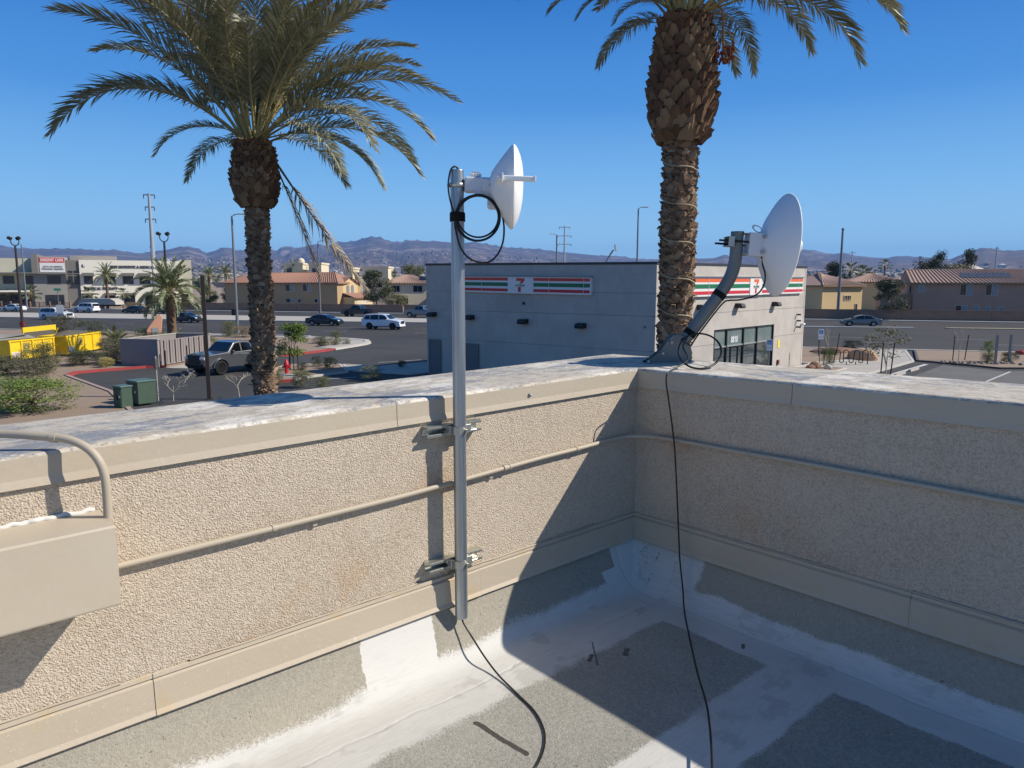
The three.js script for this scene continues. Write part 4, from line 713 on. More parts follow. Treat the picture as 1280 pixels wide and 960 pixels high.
// ---------------------------------------------------------------- the corner store
{
  const P0 = V(-5.2, 0, -44.3), P1 = V(6.85, 0, -34.7), P2 = V(19.4, 0, -48.3), P3 = V(19.4 - 12.05, 0, -48.3 - 9.6);
  const t = thing('store_building', 'grey single-storey corner store with striped sign bands on both faces', 'building', [P1.x, 0, P1.z]);
  const H = [6.70, 6.52, 6.62, 6.70];
  M.storeWall = mat(0xffffff, .93, { map: tex(1024, 512, (u, v) => mixc([176, 168, 158], [196, 188, 178], clamp(.5 + (S(NF.soft, u * 1.5, v) - .5) * 1.5 + (S(NF.mid2, u * 2, v * .6) - .5) * .7 + (S(NF.fine, u * 4, v * 2) - .5) * .5)), [12, 6]), bumpMap: tex(256, 256, (u, v) => grey(128 + 120 * (S(NF.fine, u, v) - .5)), 1.2, false), bumpScale: .006 });
  const loc = P => P.clone().sub(P1), Ps = [P0, P1, P2, P3];
  const frame = (A, B) => { const g = new THREE.Group(), d = B.clone().sub(A); g.position.copy(loc(A)); g.rotation.y = Math.atan2(-d.z, d.x); t.add(g); return [g, d.length()]; };
  // tilt-up wall panels, one per course between reveal joints
  const walls = [['shaded_face', P0, P1, 0, 1, []], ['sunlit_face', P1, P2, 1, 2, []], ['rear_face', P2, P3, 2, 3, []], ['street_face', P3, P0, 3, 0, []]];
  const faces = {};
  for (const [nm, A, B, i0, i1, jx] of walls) {
    const [g, L] = frame(A, B); g.name = nm; faces[nm] = g; const xs = [0, ...jx, L], hs = [0, 2.25, 3.95, 5.05, 99], ho = { sunlit_face: [[5.95, 13.75, 3.0]] }[nm] || [];
    for (let i = 0; i < xs.length - 1; i++) for (let k = 0; k < 4; k++) {
      const top = x => Math.min(hs[k + 1] === 99 ? 99 : hs[k + 1] - .02, lerp(H[i0], H[i1], x / L) - .12), x0 = xs[i] + (i ? .012 : 0), x1 = xs[i + 1] - (i < xs.length - 2 ? .012 : 0);
      let segs = [[x0, x1, hs[k]]];
      for (const [a, b, hh] of ho) if (a < x1 && b > x0) { if (hs[k] < hh) { segs = []; if (a > x0) segs.push([x0, a, hs[k]]); if (b < x1) segs.push([b, x1, hs[k]]); if (top(a) > hh) segs.push([Math.max(a, x0), Math.min(b, x1), hh]); } }
      for (const [a, b, y] of segs) { if (k === 0 && y > 2.2) continue; const s = new THREE.Shape([[a, y], [b, y], [b, top(b)], [a, top(a)]].map(p => new THREE.Vector2(...p))); const ge = new THREE.ExtrudeGeometry(s, { depth: .2, bevelEnabled: false }); ge.translate(0, 0, -.2); mesh('wall_panel', ge, M.storeWall, g); }
    }
    const rec = new THREE.Shape([[.25, 0], [L - .25, 0], [L - .25, H[i1] - .2], [.25, H[i0] - .2]].map(p => new THREE.Vector2(...p)));
    for (const [a, b, hh] of ho) { const h = new THREE.Path([[a, -.0], [b, 0], [b, hh], [a, hh]].map(p => new THREE.Vector2(p[0], p[1] + .02))); rec.holes.push(h); }
    mesh('joint_filler', new THREE.ExtrudeGeometry(rec, { depth: .1, bevelEnabled: false }).translate(0, 0, -.125), mat([150, 143, 135], .95), g);
    const cs = new THREE.Shape([[-.03, H[i0] - .12], [L + .03, H[i1] - .12], [L + .03, H[i1]], [-.03, H[i0]]].map(p => new THREE.Vector2(...p))); mesh('coping', new THREE.ExtrudeGeometry(cs, { depth: .26, bevelEnabled: false }).translate(0, 0, -.23), mat([52, 52, 56], .5), g);
  }
  mesh('roof', [quad(loc(P0).setY(5.9), loc(P1).setY(5.9), loc(P2).setY(5.9), loc(P3).setY(5.9))], M.concrete, t);
  // striped fascia sign with the numeral panel
  const orange = mat([236, 106, 46], .5), green = mat([18, 112, 72], .5), rd = mat([204, 40, 52], .5), whiteS = mat([232, 230, 226], .45);
  function sign(face, x0, x1, y0, y1, c0, c1, dropR, topStripe) {
    const g = new THREE.Group(); g.name = 'sign_band'; g.position.set(x0, 0, 0); g.rotation.z = Math.atan2(dropR, x1 - x0); faces[face].add(g);
    const L = x1 - x0, h = y1 - y0;
    mesh('panel', box(L, h, .16, L / 2, (y0 + y1) / 2, .08), whiteS, g); mesh('sign_cap', box(L + .06, .05, .24, L / 2, y1 + .025, .12), M.greyMetal, g);
    for (const [a, b] of [[.04, c0 - x0 - .04], [c1 - x0 + .04, L - .06]]) for (const [m, f0, f1] of [[topStripe, .76, .93], [green, .42, .64], [rd, .10, .27]]) mesh('stripe', box(b - a, (f1 - f0) * h, .012, (a + b) / 2, y0 + h * (f0 + f1) / 2, .167), m, g);
    for (const k of [.22, .72, .955]) { const xx = L * k; if (xx < c0 - x0 - .1 || xx > c1 - x0 + .1) mesh('panel_seam', box(.018, h, .01, xx, (y0 + y1) / 2, .178), whiteS, g); }
    const cx = (c0 + c1) / 2 - x0, cy = (y0 + y1) / 2, u = h * .82;
    mesh('logo_panel', box(c1 - c0, h + .02, .03, cx, cy, .178), whiteS, g);
    const top = new THREE.Shape([[-.36, .5], [.40, .5], [.40, .34], [.18, .10], [-.06, .10], [.10, .30], [-.36, .30]].map(p => new THREE.Vector2(p[0] * u, p[1] * u)));
    mesh('numeral', new THREE.ExtrudeGeometry(top, { depth: .012, bevelEnabled: false }).translate(cx, cy, .195), topStripe, g);
    const low = new THREE.Shape([[-.10, .05], [.12, .05], [.06, -.18], [.06, -.5], [-.20, -.5], [-.18, -.2]].map(p => new THREE.Vector2(p[0] * u, p[1] * u)));
    mesh('numeral', new THREE.ExtrudeGeometry(low, { depth: .012, bevelEnabled: false }).translate(cx, cy, .195), rd, g);
    mesh('word_plate', box(u * .86, u * .20, .012, cx, cy - .03 * u, .205), whiteS, g);
    const tx = text('ELEVEN', u * .15, .01, font, u * .8); tx.translate(cx, cy - .10 * u, .212); mesh('lettering', tx, green, g);
  }
  sign('shaded_face', 2.5, 11.78, 5.03, 5.92, 6.45, 8.15, -.11, mat([222, 66, 50], .5)); sign('sunlit_face', 1.3, 17.6, 4.82, 5.80, 9.75, 11.35, .06, orange);
  // wall lamps: dark cut-off boxes
  const lamp = (f, x, y) => { const g = new THREE.Group(); g.name = 'wall_light'; g.position.set(x, y, 0); faces[f].add(g); const s = new THREE.Shape([[0, .12], [.32, .09], [.40, -.06], [.34, -.12], [0, -.1]].map(p => new THREE.Vector2(...p))); const e = new THREE.ExtrudeGeometry(s, { depth: .46, bevelEnabled: true, bevelSize: .02, bevelThickness: .02, bevelSegments: 1 }); e.rotateY(-Math.PI / 2); e.translate(.23, 0, .02); mesh('housing', e, mat([34, 33, 34], .5), g); };
  for (const [x, y] of [[.62, 3.66], [3.65, 3.57], [7.55, 3.46], [11.28, 3.36]]) lamp('shaded_face', x, y);
  for (const [x, y] of [[4.2, 4.28], [8.55, 4.27], [13.5, 4.26]]) lamp('sunlit_face', x, y);
  // service doors in the shade
  for (const [x0, x1, y1, lb] of [[.28, 1.16, 2.1, ''], [2.9, 4.18, 2.0, '']]) { const d = mesh('door', box(x1 - x0, y1, .06, (x0 + x1) / 2, y1 / 2, .035), mat([112, 110, 110], .6), faces.shaded_face); mesh('door_frame', [box(.06, y1 + .06, .09, x0 - .03, y1 / 2, .05), box(.06, y1 + .06, .09, x1 + .03, y1 / 2, .05), box(x1 - x0, .06, .09, (x0 + x1) / 2, y1 + .03, .05)], mat([120, 118, 116], .6), d); mesh('door_handle', rbox(.12, .04, .06, .015, x1 - .14, 1.0, .1), M.greyMetal, d); }
  mesh('wall_vent', box(.1, .16, .08, 7.48, 4.44, .04), M.darkMetal, faces.shaded_face); mesh('wall_vent', box(.1, .1, .08, 14.85, 3.41, .04), M.greyMetal, faces.shaded_face);
  // shop front
  const F = faces.sunlit_face, gl = new THREE.MeshPhysicalMaterial({ color: col(112, 128, 126), roughness: .06, clearcoat: 1, clearcoatRoughness: .02 }), gd = new THREE.MeshPhysicalMaterial({ color: col(66, 76, 78), roughness: .06, clearcoat: 1, clearcoatRoughness: .02 }), fr = mat([34, 38, 40], .4, { metalness: .4 });
  const sf = new THREE.Group(); sf.name = 'shop_front'; F.add(sf); const xs = [5.95, 7.5, 9.6, 11.4, 13.75];
  for (let i = 0; i < 4; i++) { for (const [y0, y1, m] of [[0.02, 2.0, gd], [2.07, 2.97, gl]]) mesh('pane', box(xs[i + 1] - xs[i] - .1, y1 - y0, .02, (xs[i] + xs[i + 1]) / 2, (y0 + y1) / 2, -.09), m, sf); }
  for (const x of xs) mesh('mullion', box(.11, 3, .14, x + (x === 5.95 ? .055 : x === 13.75 ? -.055 : 0), 1.5, -.07), fr, sf);
  mesh('transom', [box(7.7, .07, .12, 9.85, 2.035, -.072)], mat([172, 176, 172], .4, { metalness: .4 }), sf); mesh('head_frame', box(7.78, .06, .15, 9.85, 2.985, -.068), fr, sf);
  mesh('door_leaf', [box(.06, 1.95, .06, 8.1, 1, -.06), box(.06, 1.95, .06, 9.0, 1, -.06), box(.9, .06, .06, 8.55, 1.95, -.06)], fr, sf);
  { const g = text('8810', .34, .01, font, .82); g.translate(8.55, 2.2, -.075); mesh('lettering', g, mat([238, 238, 236], .6), sf); }
  { const s = mesh('notice', box(.32, .5, .02, 14.55, 1.75, .012), mat([230, 214, 70], .6), F); } mesh('call_box', box(.2, .3, .1, 14.5, .6, .05), mat([120, 52, 48], .6), F);
  for (const [x, y, m] of [[17.2, 3.5, M.darkMetal], [17.25, 3.1, M.darkMetal], [17.15, 2.7, M.darkMetal]]) mesh('security_camera', [rbox(.12, .1, .26, .03, x, y, .16), box(.05, .05, .1, x, y, .04)], m, F); mesh('security_camera', rbox(.3, .12, .2, .04, 18.1, 2.85, .12), M.whitePl, F);
  // reflecting street and sky are real; a small dish on the roof
  const ra = thing('roof_antenna', 'small white dish on a leaning mast on the store roof', 'antenna', [5.2, 5.9, -41]);
  mesh('mast', tube([V(-.1, -.0, 0), V(.05, .75, 0), V(.25, 1.15, 0), V(.45, 1.45, 0)], .045, 20, 8), M.greyMetal, ra); mesh('dish', latheX([[0, -.08], [.12, -.05], [.24, .0], [.22, .01], [0, -.06]], 20).rotateZ(.2).translate(.56, 1.55, 0), mat([210, 220, 206], .5), ra);
}
// ---------------------------------------------------------------- palms
M.frond = new THREE.MeshPhysicalMaterial({ color: 0xffffff, vertexColors: true, roughness: .55, transmission: .35, thickness: 0 });
M.rachis = mat([172, 158, 104], .6);
M.deadLeaf = mat([134, 112, 82], .8); M.deadRachis = mat([122, 100, 72], .8);
function frondGeo(e0, droop, len, o = {}) {
  const n = 14, pts = [V(0, 0, 0)], tg = []; const pw = o.pow || 1.35, sway = o.sway || 0;
  for (let i = 0; i < n; i++) { const s = (i + .5) / n, a = e0 - droop * Math.pow(s, pw), y = sway * s * s; const d = V(Math.cos(a) * Math.cos(y), Math.sin(a), Math.cos(a) * Math.sin(y)); pts.push(pts[i].clone().addScaledVector(d, len / n)); tg.push(d); }
  const curve = new THREE.CatmullRomCurve3(pts), rach = new THREE.TubeGeometry(curve, 16, 1, 5, false), rp = rach.attributes.position;
  for (let i = 0; i < rp.count; i++) { const k = Math.floor(i / 6), s = k / 16, c = curve.getPoint(s), r = lerp(.030, .004, Math.pow(s, .6)) * (o.thick || 1), p = V().fromBufferAttribute(rp, i).sub(c); rp.setXYZ(i, c.x + p.x * r, c.y + p.y * r * .7, c.z + p.z * r); }
  rach.computeVertexNormals();
  const N = o.n || 112, pos = [], cl = [], s0 = o.s0 || .2, lm = (o.leaf || .54);
  for (let i = 0; i < N; i++) for (const sd of [-1, 1]) {
    const s = s0 + (1 - s0) * (i + rr(0, .8)) / N, p = curve.getPoint(Math.min(1, s)), T = curve.getTangent(Math.min(1, s)), Z = V(0, 0, 1).addScaledVector(T, -T.z).normalize(), Nn = Z.clone().cross(T).normalize(); if (Nn.y < 0 && Math.abs(T.y) < .9) Nn.negate();
    const al = lerp(1.05, .42, s) + rr(-.16, .16), be = (o.vee ?? .42) + rr(-.45, .45), q = (s - s0) / (1 - s0), l = lm * (.32 + .68 * Math.sin(Math.PI * Math.pow(clamp(q * .93 + .06), .75))) * rr(.82, 1.1);
    const d = T.clone().multiplyScalar(Math.cos(al)).addScaledVector(Z, sd * Math.cos(be) * Math.sin(al)).addScaledVector(Nn, Math.sin(be) * Math.sin(al)).normalize();
    const m = p.clone().addScaledVector(d, l * .5), e = p.clone().addScaledVector(d, l).add(V(0, -l * l * (o.hang ?? .28), 0)), wd = T.clone().addScaledVector(d, -T.dot(d)).normalize().multiplyScalar((o.w || .0135) * rr(.8, 1.2));
    const a = p.clone().addScaledVector(wd, .5), b = p.clone().addScaledVector(wd, -.5), c = m.clone().add(wd), f = m.clone().sub(wd);
    for (const v of [a, b, f, a, f, c, c, f, e]) pos.push(v.x, v.y, v.z);
    const k = rnd(), base = o.dead ? mixc([.24, .18, .11], [.36, .29, .19], k) : mixc([.2, .2, .105], [.45, .43, .275], k), tip = o.dead ? base : mixc(base, [.30, .26, .15], .4 + .4 * rnd());
    for (let v = 0; v < 8; v++) cl.push(...base); cl.push(...tip);
  }
  const g = new THREE.BufferGeometry(); g.setAttribute('position', new THREE.Float32BufferAttribute(pos, 3)); g.setAttribute('color', new THREE.Float32BufferAttribute(cl, 3)); g.computeVertexNormals();
  return { leaf: g, rach };
}
const D2R = Math.PI / 180;
const FV = [[86, .55, 3.3], [78, .8, 3.5], [70, 1.0, 3.6], [62, 1.2, 3.6], [54, 1.35, 3.6], [46, 1.55, 3.6], [38, 1.6, 3.5], [28, 1.6, 3.4], [14, 1.45, 3.2], [-4, 1.2, 3.0]].map(([e, d, l]) => [0, 1, 2].map(() => frondGeo(e * D2R, d * rr(.88, 1.12), l * .93 * rr(.92, 1.05), { sway: rr(-.45, .45), hang: rr(.3, .6) })));
const deadV = [frondGeo(-1.18, .12, 3.0, { dead: 1, leaf: .42, vee: .1, n: 90, hang: .9, s0: .24 }), frondGeo(-1.0, -.1, 2.7, { dead: 1, leaf: .42, vee: .1, n: 90, hang: .9, s0: .24, sway: .2 })];
M.frondGreen = M.frond.clone(); M.frondGreen.color.setRGB(.58, .72, .55);
function addFrond(parent, v, az, sc = 1, roll = 0, y = 0, off = 0, dead, fm = M.frond) {
  const g = new THREE.Mesh(v.leaf, fm); g.name = 'frond'; g.castShadow = g.receiveShadow = true; g.rotation.set(roll, az, 0, 'YXZ'); g.scale.setScalar(sc); g.position.set(Math.cos(az) * off, y, -Math.sin(az) * off); parent.add(g);
  mesh('rachis', v.rach, dead ? M.deadRachis : M.rachis, g); return g;
}
function bootGeo(w, h, th) { // cut leaf base: a wedge standing off the trunk, outward = +x, tip up
  const g = new THREE.BoxGeometry(th, h, w, 1, 2, 2), p = g.attributes.position;
  for (let i = 0; i < p.count; i++) { let x = p.getX(i), y = p.getY(i), z = p.getZ(i); const t = (y + h / 2) / h; const nar = 1 - .62 * t * t; z *= nar; x = x * (1 - .55 * t) + .55 * th * t + (Math.abs(z) < .001 && x > 0 ? .3 * th : 0); if (t > .9) { x += rr(-.01, .012); y += rr(-.03, .02); } p.setXYZ(i, x, y, z); }
  const n = g.toNonIndexed(); n.computeVertexNormals(); return n;
}
const boots = [0, 1, 2, 3].map(() => bootGeo(.17, .17, .075)), scales = [0, 1, 2].map(() => bootGeo(.14, .10, .05));
M.boots = [[136, 106, 76], [124, 94, 66], [154, 124, 92], [108, 79, 57]].map(c => grainy(c.map(v => v * .8), c.map(v => Math.min(255, v * 1.12)), .25, .95, {}, 64, .6));
M.trunk = grainy([86, 68, 50], [128, 104, 80], .5, .95, {}, 128, .6);
function bigPalm(label, pos, H, pineH, pr, tr, list, turn = 0) {
  const t = thing('date_palm', label, 'palm tree', pos, turn);
  mesh('trunk', new THREE.LatheGeometry([[tr * 1.25, 0], [tr * 1.05, .6], [tr, H - pineH - .1], [tr * .98, H - pineH], [pr * .68, H - pineH + .06], [pr * .9, H - pineH + .28], [pr * .9, H - pineH * .5], [pr * .72, H - .05], [pr * .4, H + .15], [0, H + .2]].map(p => new THREE.Vector2(p[0] * .93, p[1])), 20), M.trunk, t);
  const rows = Math.round(pineH / .088); let k = 0;
  for (let i = 0; i < rows; i++) { // leaf bases of the swollen head, each a piece
    const q = (i + .5) / rows, y = H - pineH + q * pineH * 1.02, R = q < .35 ? lerp(pr * .7, pr, Math.sin(q / .35 * Math.PI / 2)) : lerp(pr, pr * .64, Math.pow((q - .35) / .65, 1.25)), n = 16;
    for (let j = 0; j < n; j++) { if (++k > 298) break; const az = (j + (i % 2) * .5 + rr(-.12, .12)) / n * 2 * Math.PI, b = new THREE.Mesh(boots[(rnd() * 4) | 0], M.boots[(rnd() * 4) | 0]); b.name = 'leaf_base'; b.castShadow = b.receiveShadow = true; b.position.set(Math.cos(az) * R, y + rr(-.015, .015), -Math.sin(az) * R); b.rotation.set(rr(-.18, .18), az, q < .1 ? rr(-.7, -.35) : rr(-.46, -.14), 'YXZ'); b.scale.set(rr(.8, 1.25), rr(.8, 1.15), rr(.85, 1.15)); t.add(b); }
  }
  const sc = [], m4 = new THREE.Matrix4(), qn = new THREE.Quaternion(), eu = new THREE.Euler();
  for (let y = .1; y < H - pineH + .05; y += .056) { const n = 12, ph = rnd() * 6; for (let j = 0; j < n; j++) { const az = (j + ph + rr(-.2, .2)) / n * 2 * Math.PI, R = tr * (y < .6 ? 1.05 : .95); eu.set(rr(-.25, .25), az, rr(-.6, -.1), 'YXZ'); m4.compose(V(Math.cos(az) * R, y + rr(-.035, .035), -Math.sin(az) * R), qn.setFromEuler(eu), V(rr(.6, 1.4), rr(.7, 1.2), rr(.8, 1.2))); const g = scales[(rnd() * 3) | 0].clone().applyMatrix4(m4), c = mixc([.17, .105, .062], [.47, .33, .21], rnd() * (rnd() < .3 ? 1 : .6)); g.setAttribute('color', new THREE.Float32BufferAttribute(Array.from({ length: g.attributes.position.count }, () => c).flat(), 3)); sc.push(g); } }
  tag(mesh('trunk_scales', sc, mat(0xffffff, .95, { vertexColors: true }), t), null, null, null, 'stuff');
  for (const [v, az, s, roll, dead] of list) addFrond(t, v, az, s, roll || 0, H + (dead ? -.12 : rr(-.05, .12)), dead ? pr * .75 : .12, dead);
  return t;
}
const F = (i, az, s = 1, roll = 0) => [FV[i][(rnd() * 3) | 0], az * D2R, s, roll];
{ // palm left of the mast: azimuth 0 = towards the right of the picture, 90 = away from the street
  const L = [];
  for (let i = 0; i < 12; i++) L.push(F(i % 3 === 0 ? 0 : 1, i * 137.5 + 20, rr(.95, 1.12), rr(-.2, .2)));
  for (let i = 0; i < 13; i++) L.push(F(2, i * 137.5 + 63, rr(.95, 1.1), rr(-.25, .25)));
  for (const a of [-30, 15, 48, 80, 110, 145, 215, 250, 285, 320]) L.push(F(3, a + rr(-8, 8), rr(.9, 1.05), rr(-.25, .25)));
  for (const a of [10, 60, 130, 300, 345, 260]) L.push(F(4, a, rr(.9, 1.0), rr(-.25, .25)));
  L.push(F(5, 181, 1.08, .1), F(3, 190, .9), F(5, 205, .74, .2), F(5, 8, 1.02, -.1), F(6, 350, .98), F(6, 30, .95), F(7, 12, .92), F(7, 335, .88), F(8, 350, .8), F(8, 318, .85), F(7, 70, .8), F(7, 120, .75), F(8, 225, .55), F(8, 150, .6));
  L.push([deadV[0], 12 * D2R, .72, 0, 1], [deadV[1], 358 * D2R, .98, 0, 1]);
  bigPalm('date palm with two dead fronds hanging, left of the mast', [-4.13, 0, -12], 7.72, .95, .315, .145, L);
}
{
  const L = [];
  for (let i = 0; i < 14; i++) L.push(F(i % 2, i * 137.5, rr(.95, 1.1), rr(-.2, .2)));
  for (let i = 0; i < 14; i++) L.push(F(2 + (i % 2), i * 137.5 + 40, rr(.9, 1.05), rr(-.25, .25)));
  for (const a of [0, 35, 70, 110, 150, 185, 220, 260, 300, 335]) L.push(F(4, a + rr(-8, 8), rr(.85, 1), rr(-.25, .25)));
  L.push(F(5, 5, .98), F(6, -6, .8), F(7, 6, .8), F(7, -26, .72), F(6, 25, .7), F(7, 40, .55), F(6, 178, .62), F(7, 190, .5), F(8, 165, .42), F(8, 205, .4), F(7, 60, .6), F(7, 120, .6));
  for (const f of L) if (Math.cos(f[1]) < .2) f[2] *= .8;
  const t = bigPalm('tall date palm with swollen head and cord-wrapped trunk beside the arm', [1.93, 0, -8.6], 8.40, 1.26, .325, .155, L);
  const fc = new THREE.Group(); fc.name = 'fruit_cluster'; fc.position.set(.42, 8.1, .1); t.add(fc);
  mesh('stalk', tube([V(-.25, .45, 0), V(-.05, .42, 0), V(-.01, .2, 0), V(0, 0, 0)], .012, 20, 6), mat([170, 110, 60], .7), fc);
  const fr = []; for (let i = 0; i < 70; i++) fr.push(new THREE.IcosahedronGeometry(.016, 0).scale(1, 1.5, 1).translate(rr(-.11, .11), rr(-.17, .04), rr(-.1, .1)));
  tag(mesh('dates', fr, mat([142, 74, 42], .6), fc), null, null, null, 'stuff');
  const c = thing('light_cord', 'pale cord wound round the trunk of the tall palm', 'cord', [1.93, 0, -8.6]); const pts = []; for (let k = 0; k <= 130; k++) { const y = 4.2 + 2.75 * k / 130, a = k / 130 * Math.PI * 2 * 6.6; pts.push(V(Math.cos(a) * (.205 + .008 * Math.sin(k * 1.7)), y + .03 * Math.sin(a * 2), Math.sin(a) * .205)); } mesh('cord', tube(pts, .0085, 600, 5), mat([176, 160, 128], .7), c);
}
const farFV = [[82, .7], [66, 1.0], [50, 1.3], [30, 1.5], [8, 1.4], [-20, 1.0]].map(([e, d]) => frondGeo(e * D2R, d, 1, { n: 44, leaf: .2, w: .010, s0: .15, thick: .5, sway: rr(-.3, .3) }));
const fanFV = [[70, .5], [45, .7], [20, .8], [-10, .8]].map(([e, d]) => frondGeo(e * D2R, d, 1, { n: 16, leaf: .34, w: .03, s0: .6, thick: .45 }));
function smallPalm(name, label, pos, H, tr, R, kind = farFV, n = 26, group) {
  const t = thing(name, label, 'palm tree', pos, rnd() * 6, group);
  mesh('trunk', new THREE.LatheGeometry([[tr * 1.15, 0], [tr, .4], [tr * .9, H * .8], [tr * 1.15, H * .9], [tr * 1.2, H - .1], [0, H + .1]].map(p => new THREE.Vector2(...p)), 12), M.trunk, t);
  for (let i = 0; i < n; i++) addFrond(t, kind[Math.min(kind.length - 1, Math.floor(Math.pow(i / n, .9) * kind.length))], i * 2.4 + rr(-.2, .2), R * rr(.85, 1.1), rr(-.2, .2), H, .05, 0, M.frondGreen);
  return t;
}
smallPalm('date_palm', 'squat full-crowned date palm standing behind the bin enclosure', [-25.6, 0, -54.6], 4.9, .36, 2.75, farFV, 46);
smallPalm('fan_palm', 'dark trunkless palm clump among the shrubs by the yellow bins', [-32.8, .1, -60], .3, .2, 1.75, farFV, 60);
smallPalm('fan_palm', 'grey-green palm clump at the foot of the pink stone', [-26.8, .1, -58], .3, .2, 1.6, farFV, 60);
for (const [t, o, H, R, tr, lb] of [[-99.5, 6, 7.1, 3.4, .3, 'slim palm in front of the clinic lettering']]) smallPalm('street_palm', lb, [-92.5, 0, -167], H, tr, R, farFV, 30);
for (const [x, z, H, R, lb] of [[-119.5, -173, 2.6, 1.7, 'bushy low palm before the clinic side wing'], [-112, -170, 3.0, 2.1, 'bushy low palm before the clinic tower'], [-98.5, -170, 2.9, 2.0, 'bushy low palm before the clinic link wall'], [-88, -165, 3.0, 1.6, 'small palm before the clinic ground-floor windows']]) smallPalm('fan_palm', lb, [x, 0, z], H, .18, R, fanFV, 30);
for (const [x, z, H, lb] of [[-69.5, -168, 7.2, 'palm left of the pair beside the clinic'], [-64.5, -165, 7.6, 'palm right of the pair beside the clinic']]) smallPalm('street_palm', lb, [x, 0, z], H, .25, 2.9, farFV, 24);
smallPalm('street_palm', 'palm crown rising behind the tan house roof', [-64, 0, -215], 8.6, .3, 4.4, farFV, 28);
for (const [x, z, H, lb] of [[127, -250, 11.5, 'lone palm above the far tan roof'], [84, -182, 8.5, 'palm left of the dark pines'], [88.5, -186, 8.0, 'palm beside the dark pines'], [92, -190, 7.4, 'short palm beside the dark pines']]) smallPalm('fan_palm', lb, [x, 0, z], H, .25, 2.3, fanFV, 30, 'palms beyond the yellow house');
// ---------------------------------------------------------------- broadleaf trees, shrubs
function crownGeo(n, leaf, blobs, s0) { // unit crown: leaf-sized faces in clumps inside a 1 x 1 x 1 volume sitting on y = 0
  const keep = seed; seed = s0; const pos = [], cl = [], bl = [];
  for (let i = 0; i < blobs; i++) { const a = rnd() * 6.283, y = Math.pow(rnd(), .8), r = .36 * Math.sqrt(rnd()) * (1.15 - Math.abs(y - .45)); bl.push([Math.cos(a) * r, .12 + .76 * y, Math.sin(a) * r, rr(.10, .2)]); }
  for (let i = 0; i < n; i++) {
    const b = bl[(rnd() * blobs) | 0], u = rnd() * 2 - 1, a = rnd() * 6.283, q = Math.sqrt(1 - u * u), R = b[3] * Math.pow(rnd(), .45), c = V(b[0] + R * q * Math.cos(a), b[1] + R * u * .8, b[2] + R * q * Math.sin(a));
    const d1 = V(rr(-1, 1), rr(-.6, .8), rr(-1, 1)).normalize().multiplyScalar(leaf * rr(.6, 1.3)), d2 = V(rr(-1, 1), rr(-1, 1), rr(-1, 1)).cross(d1).normalize().multiplyScalar(leaf * .38);
    for (const v of [c.clone().sub(d1), c.clone().add(d2), c.clone().sub(d2), c.clone().add(d2), c.clone().add(d1), c.clone().sub(d2)]) pos.push(v.x, v.y, v.z);
    const k = rr(.65, 1.25); for (let j = 0; j < 6; j++) cl.push(k, k, k * .95);
  }
  seed = keep; const g = new THREE.BufferGeometry(); g.setAttribute('position', new THREE.Float32BufferAttribute(pos, 3)); g.setAttribute('color', new THREE.Float32BufferAttribute(cl, 3)); g.computeVertexNormals(); return g;
}
const crowns = [crownGeo(5000, .026, 34, 5), crownGeo(5000, .024, 44, 6), crownGeo(4600, .028, 28, 7)], sparse = [crownGeo(700, .03, 22, 8), crownGeo(600, .032, 26, 9)];
const shrubG = [crownGeo(5200, .02, 60, 21), crownGeo(5200, .018, 70, 22), crownGeo(4200, .019, 50, 23)];
const leafM = c => mat(c, .7, { vertexColors: true });
const LM = { dark: leafM([52, 62, 40]), green: leafM([84, 102, 50]), olive: leafM([110, 112, 72]), pale: leafM([150, 142, 112]), bright: leafM([106, 126, 50]), sage: leafM([98, 95, 74]), dry: leafM([142, 122, 92]), dull: leafM([82, 86, 56]), grass: leafM([176, 164, 100]) };
M.bark = mat([98, 82, 66], .95); M.barkPale = mat([186, 176, 160], .9);
function twigs(seedN, depth, spread = .6, r0 = .02) { // unit bare tree, 1 m tall
  const keep = seed; seed = seedN; const out = []; const grow = (p, d, l, r, k) => { const q = p.clone().addScaledVector(d, l); out.push(bar(p, q, r, 5, r * .65)); if (!k) return; const n = 2 + (rnd() < .5 ? 1 : 0); for (let i = 0; i < n; i++) grow(p.clone().addScaledVector(d, l * rr(.55, 1)), d.clone().add(V(rr(-1, 1), rr(-.25, .75), rr(-1, 1)).multiplyScalar(spread)).normalize(), l * rr(.55, .8), r * (r0 < .015 ? .75 : .6), k - 1); };
  grow(V(0, 0, 0), V(rr(-.1, .1), 1, rr(-.1, .1)).normalize(), .34, r0, depth); seed = keep; return merge(out);
}
const twigG = [twigs(3, 4), twigs(4, 4), twigs(9, 3, .8), twigs(13, 5, .95, .006), twigs(17, 4, .8, .006)];
let treeN = 0;
function tree(name, label, [x, z], h, w, m, o = {}) {
  const t = thing(name, label, 'tree', [x, o.y || 0, z], treeN * 1.7, o.group), g = (o.sparse ? sparse : crowns)[treeN++ % (o.sparse ? 2 : 3)], th = o.trunk ?? h * .3;
  const tw = mesh('trunk', twigG[treeN % 2], o.bark || M.bark, t); tw.scale.set(w * .8, h * .98, w * .8);
  const c = mesh('crown', g, m, t); c.position.y = th * .8; c.scale.set(w, h - th * .8, w * .95); return t;
}
function shrub(label, [x, z], w, h, m, o = {}) { const t = thing(o.name || 'shrub', label, 'shrub', [x, o.y ?? .1, z], treeN * 2.1, o.group); const c = mesh('foliage', shrubG[treeN++ % 3], m, t); c.scale.set(w, h, w); c.position.y = -.08 * h; const s = mesh('stems', twigG[2], M.bark, t); s.scale.set(w * .7, h * .8, w * .7); return t; }
tree('olive_tree', 'wide grey-green tree between the tan house and the pale house', [-26.5, -142], 8.3, 8.5, LM.dull, { trunk: 2 });
